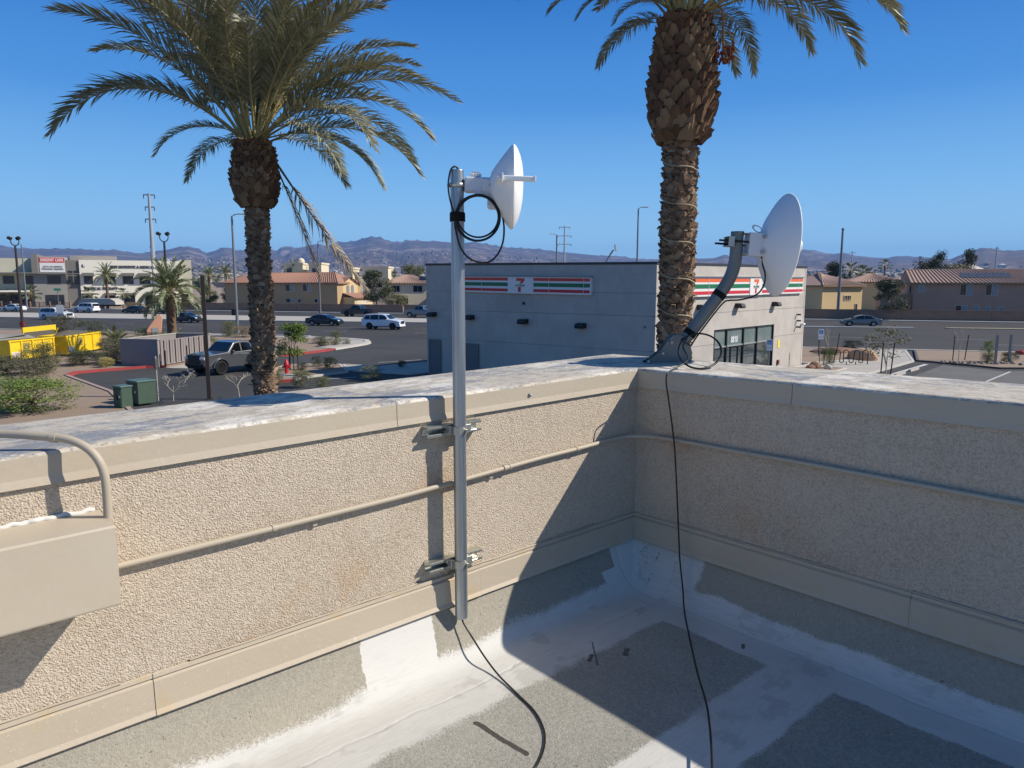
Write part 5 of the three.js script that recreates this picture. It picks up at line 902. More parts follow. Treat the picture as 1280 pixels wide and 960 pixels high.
tree('mesquite_tree', 'low yellow-green tree before the pale house', [-22.2, -140], 3.6, 7.5, LM.olive, { trunk: .6 });
tree('broad_tree', 'tree right of the solar panels behind the pale house', [-29, -205], 10.8, 6.5, LM.olive); tree('broad_tree', 'dull green tree left of the solar panels', [-36, -215], 10, 8, LM.dull); tree('broad_tree', 'tall pale green tree beside the corner of the store', [-21.6, -170], 10, 5.5, LM.olive, { trunk: 1.5 });
tree('pine_tree', 'dark pine above the yellow house roof', [79, -180], 10.8, 8.6, LM.dark, { trunk: 2 }); tree('pine_tree', 'smaller dark tree beside the dark pine', [72.5, -184], 7.8, 5, LM.dark); tree('pine_tree', 'large dark pine beside the long brown house', [80, -141], 10.6, 7.4, LM.dark, { trunk: 2 });
tree('pale_tree', 'pale leafless tree in front of the tall eucalyptus', [86.5, -142], 9.4, 8, LM.pale, { trunk: 2 }); tree('eucalyptus_tree', 'tall dark eucalyptus rising over the brown roof', [92.5, -149], 12.8, 5.2, LM.dark, { trunk: 4 }); tree('eucalyptus_tree', 'tall eucalyptus with a split crown over the brown roof', [88.5, -152], 12.4, 4.6, LM.dark, { trunk: 5 });
tree('mesquite_tree', 'grey-green mesquite between the yellow and brown houses', [56.8, -109.5], 6.2, 6, LM.dull, { trunk: 1 });
tree('pine_tree', 'dark tree over the right end of the solar roof', [120, -168], 10.2, 7, LM.dark); tree('broad_tree', 'low dark tree at the far end of the brown roof', [113, -172], 8.2, 8, LM.dull); tree('broad_tree', 'dull tree past the last dark pine', [128.5, -170], 8, 7, LM.dull);
tree('broad_tree', 'green tree at the end of the clinic', [-66, -158], 5.2, 5.5, LM.green, { trunk: 1 }); tree('broad_tree', 'round green tree beside the clinic palms', [-61.5, -158], 4.8, 4, LM.dull, { trunk: 1 });
// young trees with stakes
{ const t = tree('young_tree', 'leafy young tree held by dark stakes on the island', [-13.75, -45.4], 3.0, 2.5, LM.bright, { trunk: 1.0, y: .1 }); for (const [x, z] of [[-.35, .2], [.3, -.1], [.1, .35]]) mesh('stake', cyl(.03, .03, 1.5, x, .75, z, 6), M.bronze, t); }
const staked = (label, [x, z], h, tw, s = .55) => { const t = thing('staked_tree', label, 'tree', [x, .1, z], .3); const k = mesh('trunk', twigG[tw], M.barkPale, t); k.scale.set(h * .62, h, h * .62); for (const d of [-s, s]) mesh('stake', bar(V(d, 0, 0), V(d * 1.15, h * .62, .1), .035, 6), M.bronze, t); return t; };
staked('bare staked sapling on the gravel strip by the street', [31.7, -51.2], 2.9, 0); staked('bare staked sapling behind the bike rack', [23.8, -54.5], 2.7, 1, .8);
{ const t = staked('thin-leaved staked sapling beside the parking bays', [21.6, -41.6], 3.3, 1, .35); const c = mesh('crown', sparse[1], LM.olive, t); c.scale.set(2.8, 2.3, 2.8); c.position.y = .8; }
for (const [x, z, h, k, lb] of [[-15.7, -33.2, 2.1, 0, 'bare white-twigged sapling behind the wall cap'], [-13.0, -34.2, 1.9, 1, 'small bare white sapling beside the brown post']]) { const t = thing('bare_sapling', lb, 'tree', [x, .1, z], k * 2); const g = mesh('branches', twigG[3 + k], M.barkPale, t); g.scale.set(h * 1.7, h, h * 1.7); }
// shrubs
for (const [x, z, w, h, m, lb] of [
  [-20.3, -30.4, 4.4, 1.75, LM.bright, 'big bright green shrub just beyond the wall cap'], [-24.4, -33, 3.6, 1.7, LM.green, 'green shrub beside the big bright one'], [-26.6, -39.4, 3.2, 1.5, LM.sage, 'grey sage shrub near the faded kerb'], [-29.8, -42.6, 4, 1.45, LM.dull, 'wide dull shrub before the first yellow bin'], [-28.2, -43.6, 2.2, 2.3, LM.dull, 'upright twiggy shrub before the red kerb'], [-30.6, -46.5, 3.6, 1.4, LM.olive, 'olive shrub between the two yellow bins'], [-28.6, -48.2, 3, 1.2, LM.dull, 'low dull shrub before the second yellow bin'], [-27.2, -49.4, 2.6, 1.7, LM.sage, 'grey rounded shrub beside the bin enclosure'], [-28.6, -51.6, 2.8, 1.8, LM.sage, 'large grey shrub behind the red kerb'], [-26.4, -46.9, 1.3, .8, LM.grass, 'pale grass tuft at the red kerb'],
  [-50.5, -81.5, 5, 2.3, LM.sage, 'tall dry shrub behind the raised yellow lid'], [-44, -76, 4.6, 1.8, LM.dull, 'dull shrub near the street behind the bins'], [-38.6, -63, 4, 1.4, LM.dull, 'low shrub behind the second yellow bin'], [-30.4, -60.5, 3.4, 2.2, LM.green, 'dark green shrub left of the pink stone'], [-27.8, -57, 3.2, 1.9, LM.green, 'green shrub before the pink stone'], [-24.4, -56.8, 3.4, 1.7, LM.green, 'green shrub right of the squat palm'], [-29.2, -75, 2.6, 1.9, LM.olive, 'flowering olive shrub at the slim lamp pole'], [-27.3, -73.5, 2.8, 1.3, LM.dry, 'dry brown shrub beside the slim lamp pole'], [-21, -57, 2.6, 1.2, LM.dull, 'low shrub behind the grey pickup'],
  [-15.5, -63.8, 1.6, 1.6, LM.olive, 'upright shrub on the drive-mouth bed'], [-14.9, -65, 1.2, .6, LM.dull, 'low shrub on the drive-mouth bed'], [-16.3, -62.5, 1.4, .6, LM.dull, 'low shrub by the red kerb bend'], [-17.4, -66, 2.2, .8, LM.dull, 'spreading shrub behind the upright one'],
  [-12.8, -47.3, 1.1, .8, LM.dark, 'dark spiky shrub on the shaded island'], [-11.7, -46.3, 1.3, .9, LM.dark, 'rounded dark shrub at the island tip'], [-13.2, -45.3, 1.1, .6, LM.dark, 'low dark shrub by the hydrant'], [-8, -40.9, 1.9, .9, LM.olive, 'yellow-green shrub against the store side'], [-11.2, -38.2, 1.5, 1.0, LM.olive, 'thin yellow-green shrub just past the wall cap'], [-9.9, -37.6, 1.2, .7, LM.olive, 'small thin shrub just past the wall cap'], [-12.9, -39.4, 1.1, 1.3, LM.olive, 'thin upright shrub beside the big palm trunk'], [-7.2, -47.2, .8, .5, LM.dark, 'tiny dark shrub on the store pavement'],
  [20.4, -46.5, 1.1, 1.5, LM.green, 'upright leafy shrub at the store corner'], [33.1, -50.2, 1.25, 1.7, LM.bright, 'bright green rounded shrub on the gravel strip'], [34.2, -49.6, 1.5, .9, LM.dull, 'low dull shrub beside the grey posts'], [32.5, -49.4, 1, .7, LM.sage, 'small grey shrub left of the bright one'], [36.5, -49.8, 1.9, .6, LM.dull, 'low spreading shrub past the grey posts'], [28.4, -60.3, 2.3, .9, LM.dark, 'flat dark shrub at the street end of the walk'], [24.6, -56, 2.4, .6, LM.dull, 'low cover around the boulder'],
  [-72, -152, 3.5, 2, LM.grass, 'yellow flowering shrub at the clinic corner'], [-83, -160, 5, 1.6, LM.dry, 'dry shrubs before the clinic doors'], [-77, -157, 4, 1.5, LM.dull, 'dull shrub before the clinic end'], [52.5, -110, 1.8, .8, LM.olive, 'small shrub at the foot of the tall right pole']]) shrub(lb, [x, z], w, h, m);
// rocks
function rock(label, [x, y, z], w, h, d, m, s0, group) { const g = new THREE.IcosahedronGeometry(.5, 3), p = g.attributes.position; for (let i = 0; i < p.count; i++) { const v = V().fromBufferAttribute(p, i).normalize(), n = .78 + .5 * (S(NF.soft, v.x * .23 + s0, v.y * .23 + v.z * .19) - .3); v.multiplyScalar(.5 * n); p.setXYZ(i, v.x * w * 1.1, Math.max(-.1, v.y) * h * 1.3, v.z * d * 1.1); } g.computeVertexNormals(); const t = tag(mesh('boulder', g, m), label, 'rock', group); t.position.set(x, y, z); t.rotation.y = s0 * 9; return t; }
M.rockGrey = grainy([118, 108, 98], [156, 144, 132], .8, .95); M.rockTan = grainy([168, 128, 96], [206, 170, 134], 1.2, .95); M.rockBrown = grainy([112, 84, 68], [150, 118, 98], .8, .95);
rock('long tan boulder behind the bike rack', [25.2, .2, -52], 2.7, 1.1, 1.4, M.rockTan, .2); rock('brown rock at the store corner', [19.4, .2, -46.2], 1.1, .7, .8, M.rockBrown, .5); rock('small dark rock at the store corner', [18.9, .2, -45.6], .7, .4, .6, M.rockBrown, .8); rock('pale small stone beside the corner rocks', [20.0, .2, -45.6], .5, .4, .5, M.concrete, .1); rock('brown mound on the gravel behind the boulder', [25.6, .1, -57.5], 4, .7, 2.4, M.rockBrown, .35);
for (let i = 0; i < 26; i++) rock('loose grey stone along the gravel strip kerb', [29.6 + i * .2 + rr(-.1, .1), .13, -49.6 - i * .0 + rr(-.6, .6) + i * .05], rr(.16, .34), rr(.12, .24), rr(.16, .32), M.rockGrey, rnd(), 'stones along the gravel strip');
{ // pink stone monument
  const t = thing('stone_monument', 'slanted pink stone slab standing in the shrubs', 'stone', [-29.6, 0, -60], .5); t.scale.set(.62, .88, .8); const s = new THREE.Shape([[-.75, 0], [.7, 0], [.75, 1.6], [1.0, 3.1], [.8, 3.3], [.35, 3.1], [-.6, 2.2], [-.85, 1.9]].map(p => new THREE.Vector2(...p))); mesh('slab', new THREE.ExtrudeGeometry(s, { depth: .45, bevelEnabled: true, bevelSize: .08, bevelThickness: .08, bevelSegments: 2 }), grainy([196, 140, 112], [222, 172, 142], 1.5, .95), t); mesh('plaque', box(.8, 1.1, .03, .1, 1.6, .55), mat([150, 152, 156], .5), t);
}
// ---------------------------------------------------------------- vehicles
const carSpec = {
  sedan: { L: 4.85, Wd: 1.84, belt: .95, roof: 1.45, wr: .34, wx: [1.45, -1.38], prof: [[-2.36, .3], [-2.42, .55], [-2.38, .9], [-2.2, 1.0], [-1.75, 1.04], [-1.15, 1.32], [-.75, 1.42], [-.2, 1.46], [.3, 1.42], [.62, 1.30], [1.22, .98], [1.9, .88], [2.25, .76], [2.4, .6], [2.42, .42], [2.34, .24]], glass: [[[-1.55, 1.04], [-1.08, 1.3], [-.72, 1.38], [-.3, 1.405], [-.3, .99]], [[-.22, .99], [-.22, 1.405], [.26, 1.37], [.55, 1.27], [1.02, 1.0]]], ws: [[1.2, 1.0], [.62, 1.315]], rw: [[-1.74, 1.05], [-1.16, 1.325]] },
  suv: { L: 5.0, Wd: 1.98, belt: 1.15, roof: 1.84, wr: .39, wx: [1.55, -1.45], prof: [[-2.38, .38], [-2.46, .6], [-2.46, 1.1], [-2.36, 1.35], [-2.16, 1.74], [-1.9, 1.82], [-.6, 1.86], [.3, 1.82], [.62, 1.72], [1.2, 1.22], [1.6, 1.16], [2.2, 1.06], [2.42, .92], [2.48, .6], [2.4, .34]], glass: [[[-2.12, 1.22], [-1.98, 1.66], [-1.4, 1.72], [-1.4, 1.2]], [[-1.3, 1.2], [-1.3, 1.73], [-.25, 1.75], [-.25, 1.19]], [[-.15, 1.19], [-.15, 1.75], [.36, 1.71], [.58, 1.62], [.98, 1.22]]], ws: [[1.18, 1.24], [.63, 1.715]], rw: [[-2.42, 1.22], [-2.2, 1.68]] },
  pickup: { L: 5.9, Wd: 2.03, belt: 1.28, roof: 1.98, wr: .43, wx: [1.86, -1.86], prof: [[-2.92, .62], [-2.95, .8], [-2.95, 1.28], [-2.9, 1.34], [-.86, 1.36], [-.72, 1.40], [-.6, 1.84], [-.3, 1.94], [.3, 1.97], [.75, 1.9], [1.28, 1.38], [1.7, 1.33], [2.5, 1.27], [2.86, 1.18], [2.94, .95], [2.94, .62], [2.86, .5]], glass: [[[-.5, 1.38], [-.42, 1.78], [-.22, 1.85], [.24, 1.87], [.24, 1.36]], [[.34, 1.36], [.34, 1.87], [.68, 1.82], [1.1, 1.40], [1.1, 1.36]]], ws: [[1.26, 1.41], [.77, 1.885]], rw: [[-.70, 1.43], [-.6, 1.82]] }
};
M.tyre = mat([22, 22, 23], .85); M.rimS = mat([150, 152, 155], .35, { metalness: .7 }); M.rimD = mat([40, 41, 43], .4, { metalness: .5 });
M.headL = new THREE.MeshPhysicalMaterial({ color: col(206, 210, 214), roughness: .1, clearcoat: 1 }); M.tailL = new THREE.MeshPhysicalMaterial({ color: col(120, 18, 20), roughness: .2, clearcoat: 1 });
M.carGlass = new THREE.MeshPhysicalMaterial({ color: col(14, 16, 19), roughness: .05, clearcoat: .5 });
const paint = (c, metal = 0) => new THREE.MeshPhysicalMaterial({ color: col(...c), roughness: metal ? .38 : .5, metalness: metal, clearcoat: .9, clearcoatRoughness: .08 });
const carCache = {};
function carGeos(type) {
  if (carCache[type]) return carCache[type];
  const s = carSpec[type], w = s.Wd / 2;
  const bend = g => { const p = g.attributes.position; for (let i = 0; i < p.count; i++) { const x = p.getX(i), y = p.getY(i); let z = p.getZ(i); const k = y > s.belt ? 1 - .2 * clamp((y - s.belt) / (s.roof - s.belt)) * (type === 'pickup' && x < -.8 ? 0 : 1) : 1 - .05 * sst(.5, .2, y); z *= k * (1 - .13 * Math.pow(Math.abs(x) / (s.L / 2), 5)); p.setZ(i, z); } g.computeVertexNormals(); return g; };
  const sh = new THREE.Shape(), y0 = s.prof[0][1] < .4 ? .24 : .42; sh.moveTo(...s.prof[0]); for (const p of s.prof.slice(1)) sh.lineTo(...p);
  const yb = s.prof[s.prof.length - 1][1]; const ra = s.wr + .06;
  for (const cx of s.wx) { const dy = yb - s.wr, dx = Math.sqrt(Math.max(.01, ra * ra - dy * dy)), a0 = Math.atan2(dy, dx); sh.lineTo(cx + dx, yb); for (let k = 1; k < 10; k++) { const a = a0 + (Math.PI - 2 * a0) * k / 10; sh.lineTo(cx + ra * Math.cos(a), s.wr + ra * Math.sin(a)); } sh.lineTo(cx - dx, yb); }
  sh.lineTo(s.prof[0][0], yb);
  const body = new THREE.ExtrudeGeometry(sh, { depth: s.Wd - .12, steps: 1, bevelEnabled: true, bevelSize: .045, bevelThickness: .06, bevelSegments: 3, bevelOffset: -.045, curveSegments: 6 }); body.translate(0, 0, -w + .06);
  const under = box(s.L * .8, .3, s.Wd * .72, 0, yb + .12, 0);
  const glass = s.glass.map(poly => [-1, 1].map(sd => { const g = new THREE.ExtrudeGeometry(new THREE.Shape(poly.map(p => new THREE.Vector2(...p))), { depth: .012, bevelEnabled: false }); g.translate(0, 0, sd > 0 ? w - .004 : -w - .008); return bend(g); }));
  const plate = ([a, b], hw, out) => { const n = V(b[1] - a[1], a[0] - b[0], 0).normalize(); if (n.y < 0) n.negate(); const P = (q, z) => V(q[0], q[1], z).addScaledVector(n, .014), k = .2; const g = quad(P(a, hw), P(a, -hw), P(b, -hw * .84), P(b, hw * .84)); g.computeVertexNormals(); return g; };
  return carCache[type] = { body: bend(body), under, glass, ws: plate(s.ws, w * .86), rw: plate(s.rw, w * .84), w };
}
function wheelAt(parent, x, r, z, rim, wd = .23) { const g = new THREE.Group(); g.name = 'wheel'; g.position.set(x, r, z); parent.add(g); const t = new THREE.TorusGeometry(r * .8, r * .24, 8, 22); t.scale(1, 1, wd / (r * .48)); mesh('tyre', t, M.tyre, g); const c = new THREE.CylinderGeometry(r * .64, r * .64, wd * .8, 20); c.rotateX(Math.PI / 2); const sp = []; for (let i = 0; i < 5; i++) sp.push(box(r * .14, r * .6, wd * .86, 0, r * .3, 0, 0, 0, i * 1.2566)); mesh('rim', [c, ...sp], rim, g); }
function car(type, name, label, [x, z], turn, body, o = {}) {
  const s = carSpec[type], q = carGeos(type), t = thing(name, label, o.cat || 'car', [x, .012, z], turn), w = q.w;
  mesh('body', q.body, body, t); mesh('underbody', q.under, M.rubber, t);
  for (const pair of q.glass) for (const g of pair) mesh('side_window', g, M.carGlass, t);
  mesh('windscreen', q.ws, M.carGlass, t); mesh('rear_window', q.rw, M.carGlass, t);
  for (const wx of s.wx) for (const sd of [-1, 1]) wheelAt(t, wx, s.wr * (o.big || 1), sd * (w - .13 + (o.track || 0)), o.rim || M.rimS, o.big ? .3 : .23);
  const fx = s.L / 2, hy = { sedan: .68, suv: .92, pickup: 1.06 }[type], ty = { sedan: .84, suv: 1.05, pickup: 1.05 }[type];
  for (const sd of [-1, 1]) {
    mesh('headlight', rbox(.2, .17, .36, .04, fx - (type === 'pickup' ? .07 : .12), hy, sd * (w - .3), sd * -.3), M.headL, t); mesh('tail_light', rbox(.14, type === 'sedan' ? .14 : .4, .22, .03, -fx + .07, ty, sd * (w - .24)), M.tailL, t);
    mesh('mirror', rbox(.13, .14, .2, .04, s.ws[0][0] - .28, s.belt + .09, sd * (w + .06)), o.trim || body, t); 
    for (const hx of type === 'pickup' ? [.42, -.42] : [.0, -1.05]) mesh('door_handle', rbox(.2, .035, .03, .01, hx, s.belt - .1, sd * (w + .004)), o.trim || body, t);
    mesh('sill', box(s.wx[0] - s.wx[1] - 2 * s.wr - .2, .08, .06, (s.wx[0] + s.wx[1]) / 2, { sedan: .3, suv: .38, pickup: .52 }[type], sd * (w - .03)), o.trim || M.rubber, t);
  }
  mesh('grille', rbox(.06, type === 'sedan' ? .16 : .34, w * 1.05, .02, fx - .02, hy - (type === 'sedan' ? .1 : .08), 0), M.black, t);
  mesh('front_bumper', rbox(.16, .16, s.Wd * .86, .05, fx - .05, type === 'pickup' ? .66 : .42, 0), o.bumper || body, t); mesh('rear_bumper', rbox(.14, .16, s.Wd * .86, .05, -fx + .05, type === 'pickup' ? .68 : .45, 0), o.bumper || body, t);
  return t;
}
const PT = { white: paint([226, 228, 230]), black: paint([16, 16, 19]), navy: paint([20, 26, 38]), dark: paint([28, 30, 34]), silver: paint([112, 118, 122], .4), grey: paint([82, 84, 87], .35), steel: paint([112, 122, 132], .4) };
const along = s => Math.atan2(-s, 1);  // heading along z = s x, towards +x
// the grey pickup in the drive
{ const t = car('pickup', 'pickup_truck', 'silver grey lifted pickup truck with black grille in the drive', [-17.5, -45.6], Math.atan2(-.865, -.5), PT.grey, { cat: 'truck', rim: M.rimD, trim: PT.grey, bumper: M.black, big: 1.04, track: .06 });
  for (const wx of carSpec.pickup.wx) for (const sd of [-1, 1]) { const f = new THREE.TorusGeometry(.52, .055, 6, 16, Math.PI); f.scale(1, 1, 1.7); f.translate(wx, .47, sd * 1.02); mesh('wheel_flare', f, PT.grey, t); }
  mesh('grille_surround', rbox(.08, .5, 1.16, .04, 2.93, 1.0, 0), M.black, t); mesh('skid_plate', rbox(.2, .12, 1.2, .03, 2.9, .5, 0), M.rubber, t); mesh('tonneau', box(1.95, .05, 1.7, -1.9, 1.37, 0), M.rubber, t);
}
car('suv', 'suv_car', 'white full-size car with black wheels on the near lanes', [-15.6, -88.2], along(.25), PT.white, { rim: M.rimD, big: 1.02 });
car('sedan', 'sedan_car', 'dark blue sedan following the white full-size car', [-24.8, -96.2], along(.25), PT.navy);
car('pickup', 'pickup_truck', 'black pickup truck on the far lanes', [-25.5, -121.5], along(.3) + Math.PI, PT.black, { cat: 'truck', rim: M.rimD, bumper: PT.black, trim: PT.black });
car('pickup', 'pickup_truck', 'steel grey pickup truck half hidden by the store', [-14.5, -117.8], along(.3) + Math.PI, PT.steel, { cat: 'truck', bumper: PT.steel });
car('sedan', 'sedan_car', 'silver sedan passing the tall right lamp pole', [45.2, -94.2], along(.27) + Math.PI, PT.silver);
car('suv', 'suv_car', 'white car with roof rails on the near lanes before the clinic', [-69.8, -111.5], along(.27), PT.white); car('sedan', 'sedan_car', 'white sedan on the far lanes before the clinic side wing', [-99.5, -145.6], along(.3) + Math.PI, PT.white); car('suv', 'suv_car', 'white car on the far lanes before the clinic palm', [-81.5, -139.5], along(.3) + Math.PI, PT.white);
car('sedan', 'sedan_car', 'black sedan nose to tail on the far lanes', [-69.4, -134.2], along(.3) + Math.PI, PT.black); car('suv', 'suv_car', 'dark car with red tail lamps behind the black sedan', [-63.4, -133.6], along(.3) + Math.PI, PT.dark); car('sedan', 'sedan_car', 'dark grey sedan right of the squat palm', [-46.6, -103.6], along(.27), PT.dark);
{ const t = thing('parked_trailer', 'long pale covered trailer parked before the clinic', 'trailer', [-89, 0, -158], along(.3)); mesh('cover', new THREE.ExtrudeGeometry(new THREE.Shape([[-5, 1.1], [-4.8, 1.9], [-4, 2.2], [3.6, 2.25], [4.8, 1.7], [5, 1.1]].map(p => new THREE.Vector2(...p))), { depth: 2.2, bevelEnabled: true, bevelSize: .08, bevelThickness: .08, bevelSegments: 2 }).translate(0, 0, -1.1), mat([176, 170, 158], .8), t); mesh('chassis', box(9, .3, 1.8, 0, .8, 0), M.darkMetal, t); for (const sd of [-1, 1]) for (const x of [-.6, .6]) wheelAt(t, x, .38, sd * 1.0, M.rimS); }
// ---------------------------------------------------------------- yellow bins and the enclosure
M.binY = mat(0xffffff, .55, { map: tex(256, 256, (u, v) => { let c = mixc([226, 190, 26], [238, 204, 44], S(NF.soft, u, v)); if (S(NF.mid, u * 2, v) > .68) c = mixc(c, [170, 134, 40], .6); return c; }, 1.5) });
function bin(label, pos, turn, L, lidUp) {
  const t = thing('waste_bin', label, 'dumpster', pos, turn, 'yellow waste bins'), Hh = 1.35, Wd = 1.9;   // long side faces +z
  mesh('shell', [box(L, Hh, .05, L / 2, Hh / 2 + .15, 0), box(L, Hh, .05, L / 2, Hh / 2 + .15, -Wd), box(.05, Hh, Wd - .05, .025, Hh / 2 + .15, -Wd / 2), box(.05, Hh, Wd - .05, L - .025, Hh / 2 + .15, -Wd / 2), box(L, .05, Wd, L / 2, .17, -Wd / 2)], M.binY, t);
  for (let i = 0; i <= 4; i++) mesh('rib', box(.1, Hh - .1, .09, .06 + (L - .12) * i / 4, Hh / 2 + .15, .065), M.binY, t);
  mesh('top_rail', [box(L + .1, .1, .13, L / 2, Hh + .13, .035), box(L + .1, .1, .13, L / 2, Hh + .13, -Wd), box(.1, .1, Wd, 0, Hh + .13, -Wd / 2), box(.1, .1, Wd, L, Hh + .13, -Wd / 2)], M.binY, t);
  mesh('emblem_plate', box(L * .17, .62, .02, L * .37, .98, .036), mat([150, 138, 62], .6), t); mesh('emblem_mark', new THREE.TorusGeometry(.17, .05, 6, 16).scale(1.2, .8, .3).translate(L * .37, 1.0, .05), mat([110, 104, 70], .6), t); mesh('notice_label', box(L * .16, .42, .02, L * .13, .5, .036), mat([222, 206, 196], .6), t);
  const rub = mesh('load', new THREE.SphereGeometry(1, 14, 8).scale(L * .45, .5, Wd * .42).translate(L / 2, Hh - .05, -Wd / 2), grainy([70, 64, 56], [112, 104, 92], .8, .95), t);
  if (lidUp) { mesh('lid', [box(L * .84, .42, .1, L * .22, 2.0, -Wd - .55), box(.08, .7, .06, L * .58, 1.65, -Wd - .35, 0, .5)], M.binY, t); mesh('lid_panel', box(L * .75, .5, .06, L * .2, 1.6, -Wd - .5), mat([90, 86, 78], .8), t); }
  else mesh('tarp', [quad(V(-.3, 1.7, -.2), V(L * .5, 1.85, -.2), V(L * .5, 1.8, -Wd), V(-.3, 1.95, -Wd)), box(L * .75, .06, .5, L * .22, 1.66, -.3, 0, .3)], grainy([120, 118, 108], [158, 154, 142], 1, .9), t);
  return t;
}
bin('yellow waste bin with a grey tarp, nearest the big green shrub', [-34.4, .1, -49.4], Math.atan2(.985, .17) , 3.9, false); bin('yellow waste bin with its long lid raised', [-33.3, .1, -54.0], Math.atan2(.99, -.05), 5.0, true);
{
  const t = thing('bin_enclosure', 'grey walled bin enclosure with slatted metal gates', 'enclosure', [-23.1, .05, -47.4], Math.atan2(.98, .19)), L = 5.4, H = 1.8;   // gate along +x, facing +z
  M.encl = grainy([132, 124, 122], [148, 140, 136], 3, .9);
  mesh('side_wall', box(.2, H, 2.6, -.1, H / 2, -1.3), M.encl, t); mesh('side_wall', box(.2, H, 2.6, L + .1, H / 2, -1.3), M.encl, t); mesh('back_wall', box(L + .4, H, .2, L / 2, H / 2, -2.7), M.encl, t); mesh('wall_cap', [box(.26, .06, 2.7, -.1, H + .03, -1.3), box(.26, .06, 2.7, L + .1, H + .03, -1.3), box(L + .46, .06, .26, L / 2, H + .03, -2.7)], M.concrete, t);
  const sl = mat([150, 140, 136], .6, { metalness: .2 });
  for (const [a, b] of [[.1, L / 2 - .05], [L / 2 + .05, L - .1]]) { const g = new THREE.Group(); g.name = 'gate'; t.add(g); mesh('gate_frame', [box(b - a, .07, .06, (a + b) / 2, .15, 0), box(b - a, .07, .06, (a + b) / 2, H - .06, 0), box(.07, H - .1, .07, a, H / 2 + .05, 0), box(.07, H - .1, .07, b, H / 2 + .05, 0)], sl, g); const n = 9; for (let i = 0; i < n; i++) { const x = a + .12 + (b - a - .24) * i / (n - 1); mesh('slat', box(.2, H - .2, .03, x, H / 2 + .05, .01 + (i % 2) * .035), sl, g); } mesh('gate_backing', box(b - a - .1, H - .22, .012, (a + b) / 2, H / 2 + .05, -.03), sl, g); }
  mesh('gate_bolt', box(.05, 1.0, .06, L / 2, .7, .07), M.darkMetal, t); mesh('post', box(.1, 1.1, .1, .0, .55, .35), M.bronze, t);
}
struct('pavement', slab([[-22.8, -47.3], [-21.2, -47.0], [-20.2, -52.3], [-21.8, -52.7]], .02, .02), M.concrete, 'concrete apron before the enclosure gates', 'pavement');
{ // green utility cabinets
  M.cab = grainy([58, 78, 62], [68, 90, 72], 1, .6); const one = (label, pos, turn, w, h, d) => { const t = thing('utility_cabinet', label, 'utility box', pos, turn, 'green utility cabinets'); mesh('body', rbox(w, h, d, .02, 0, h / 2, 0), M.cab, t); mesh('lid', [rbox(w + .06, .07, d + .06, .02, 0, h + .02, 0)], mat([82, 106, 98], .5), t); for (const sd of [-1, 1]) mesh('door', box(w * .44, h * .8, .02, sd * w * .235, h * .48, d / 2 + .012), M.cab, t); mesh('door_handle', box(.04, .18, .05, .03, h * .5, d / 2 + .04), M.darkMetal, t); mesh('notice_label', box(.12, .1, .008, w * .3, h * .55, d / 2 + .026), mat([220, 220, 210], .6), t); };
  one('large dark green utility cabinet by the faded kerb', [-16.95, .1, -32.8], -.6, .95, 1.0, .85); one('smaller green utility cabinet beside the large one', [-17.1, .1, -31.5], -.55, .6, .92, .5);
}
// ---------------------------------------------------------------- hydrant, signs, bike rack, posts
{ const t = thing('fire_hydrant', 'red fire hydrant at the corner of the shaded island', 'hydrant', [-13.65, .05, -43.6]), rd = mat([196, 40, 46], .45); mesh('barrel', new THREE.LatheGeometry([[.15, 0], [.15, .05], [.1, .06], [.1, .45], [.14, .46], [.14, .52], [.12, .56], [.1, .66], [.05, .74], [.03, .8], [0, .8]].map(p => new THREE.Vector2(...p)), 18), rd, t); for (const a of [0, Math.PI / 2, Math.PI]) { const g = new THREE.CylinderGeometry(.06, .07, .12, 12); g.rotateZ(Math.PI / 2); g.translate(.14, .4, 0); g.rotateY(a); mesh('outlet_cap', g, rd, t); } t.scale.setScalar(1.15); }
function accessSign(label, [x, z], h, turn) {
  const t = thing('access_sign', label, 'sign', [x, .1, z], turn); mesh('post', cyl(.03, .03, h, 0, h / 2, 0, 8), M.greyMetal, t); const p = mesh('plate', rbox(.32, .48, .02, .008, 0, h - .26, .045), mat([232, 234, 236], .5), t);
  const c = document.createElement('canvas'); c.width = 64; c.height = 64; const k = c.getContext('2d'); k.fillStyle = '#1f6fb8'; k.fillRect(0, 0, 64, 64); k.strokeStyle = '#fff'; k.lineWidth = 5; k.beginPath(); k.arc(28, 42, 14, .2, 5.2); k.stroke(); k.beginPath(); k.moveTo(28, 16); k.lineTo(30, 36); k.lineTo(44, 36); k.lineTo(50, 52); k.stroke(); k.fillStyle = '#fff'; k.beginPath(); k.arc(27, 11, 5, 0, 7); k.fill();
  const tx = new THREE.CanvasTexture(c); tx.colorSpace = THREE.SRGBColorSpace; mesh('symbol', new THREE.PlaneGeometry(.24, .24).translate(0, h - .2, .0575), mat(0xffffff, .5, { map: tx }), p); mesh('small_plate', rbox(.32, .14, .02, .006, 0, h - .6, .045), mat([232, 234, 236], .5), t);
}
accessSign('blue and white access sign before the shop front', [15.0, -42.2], 2.2, -.1); accessSign('blue and white access sign at the store corner bed', [19.9, -46.7], 2.5, -.1);
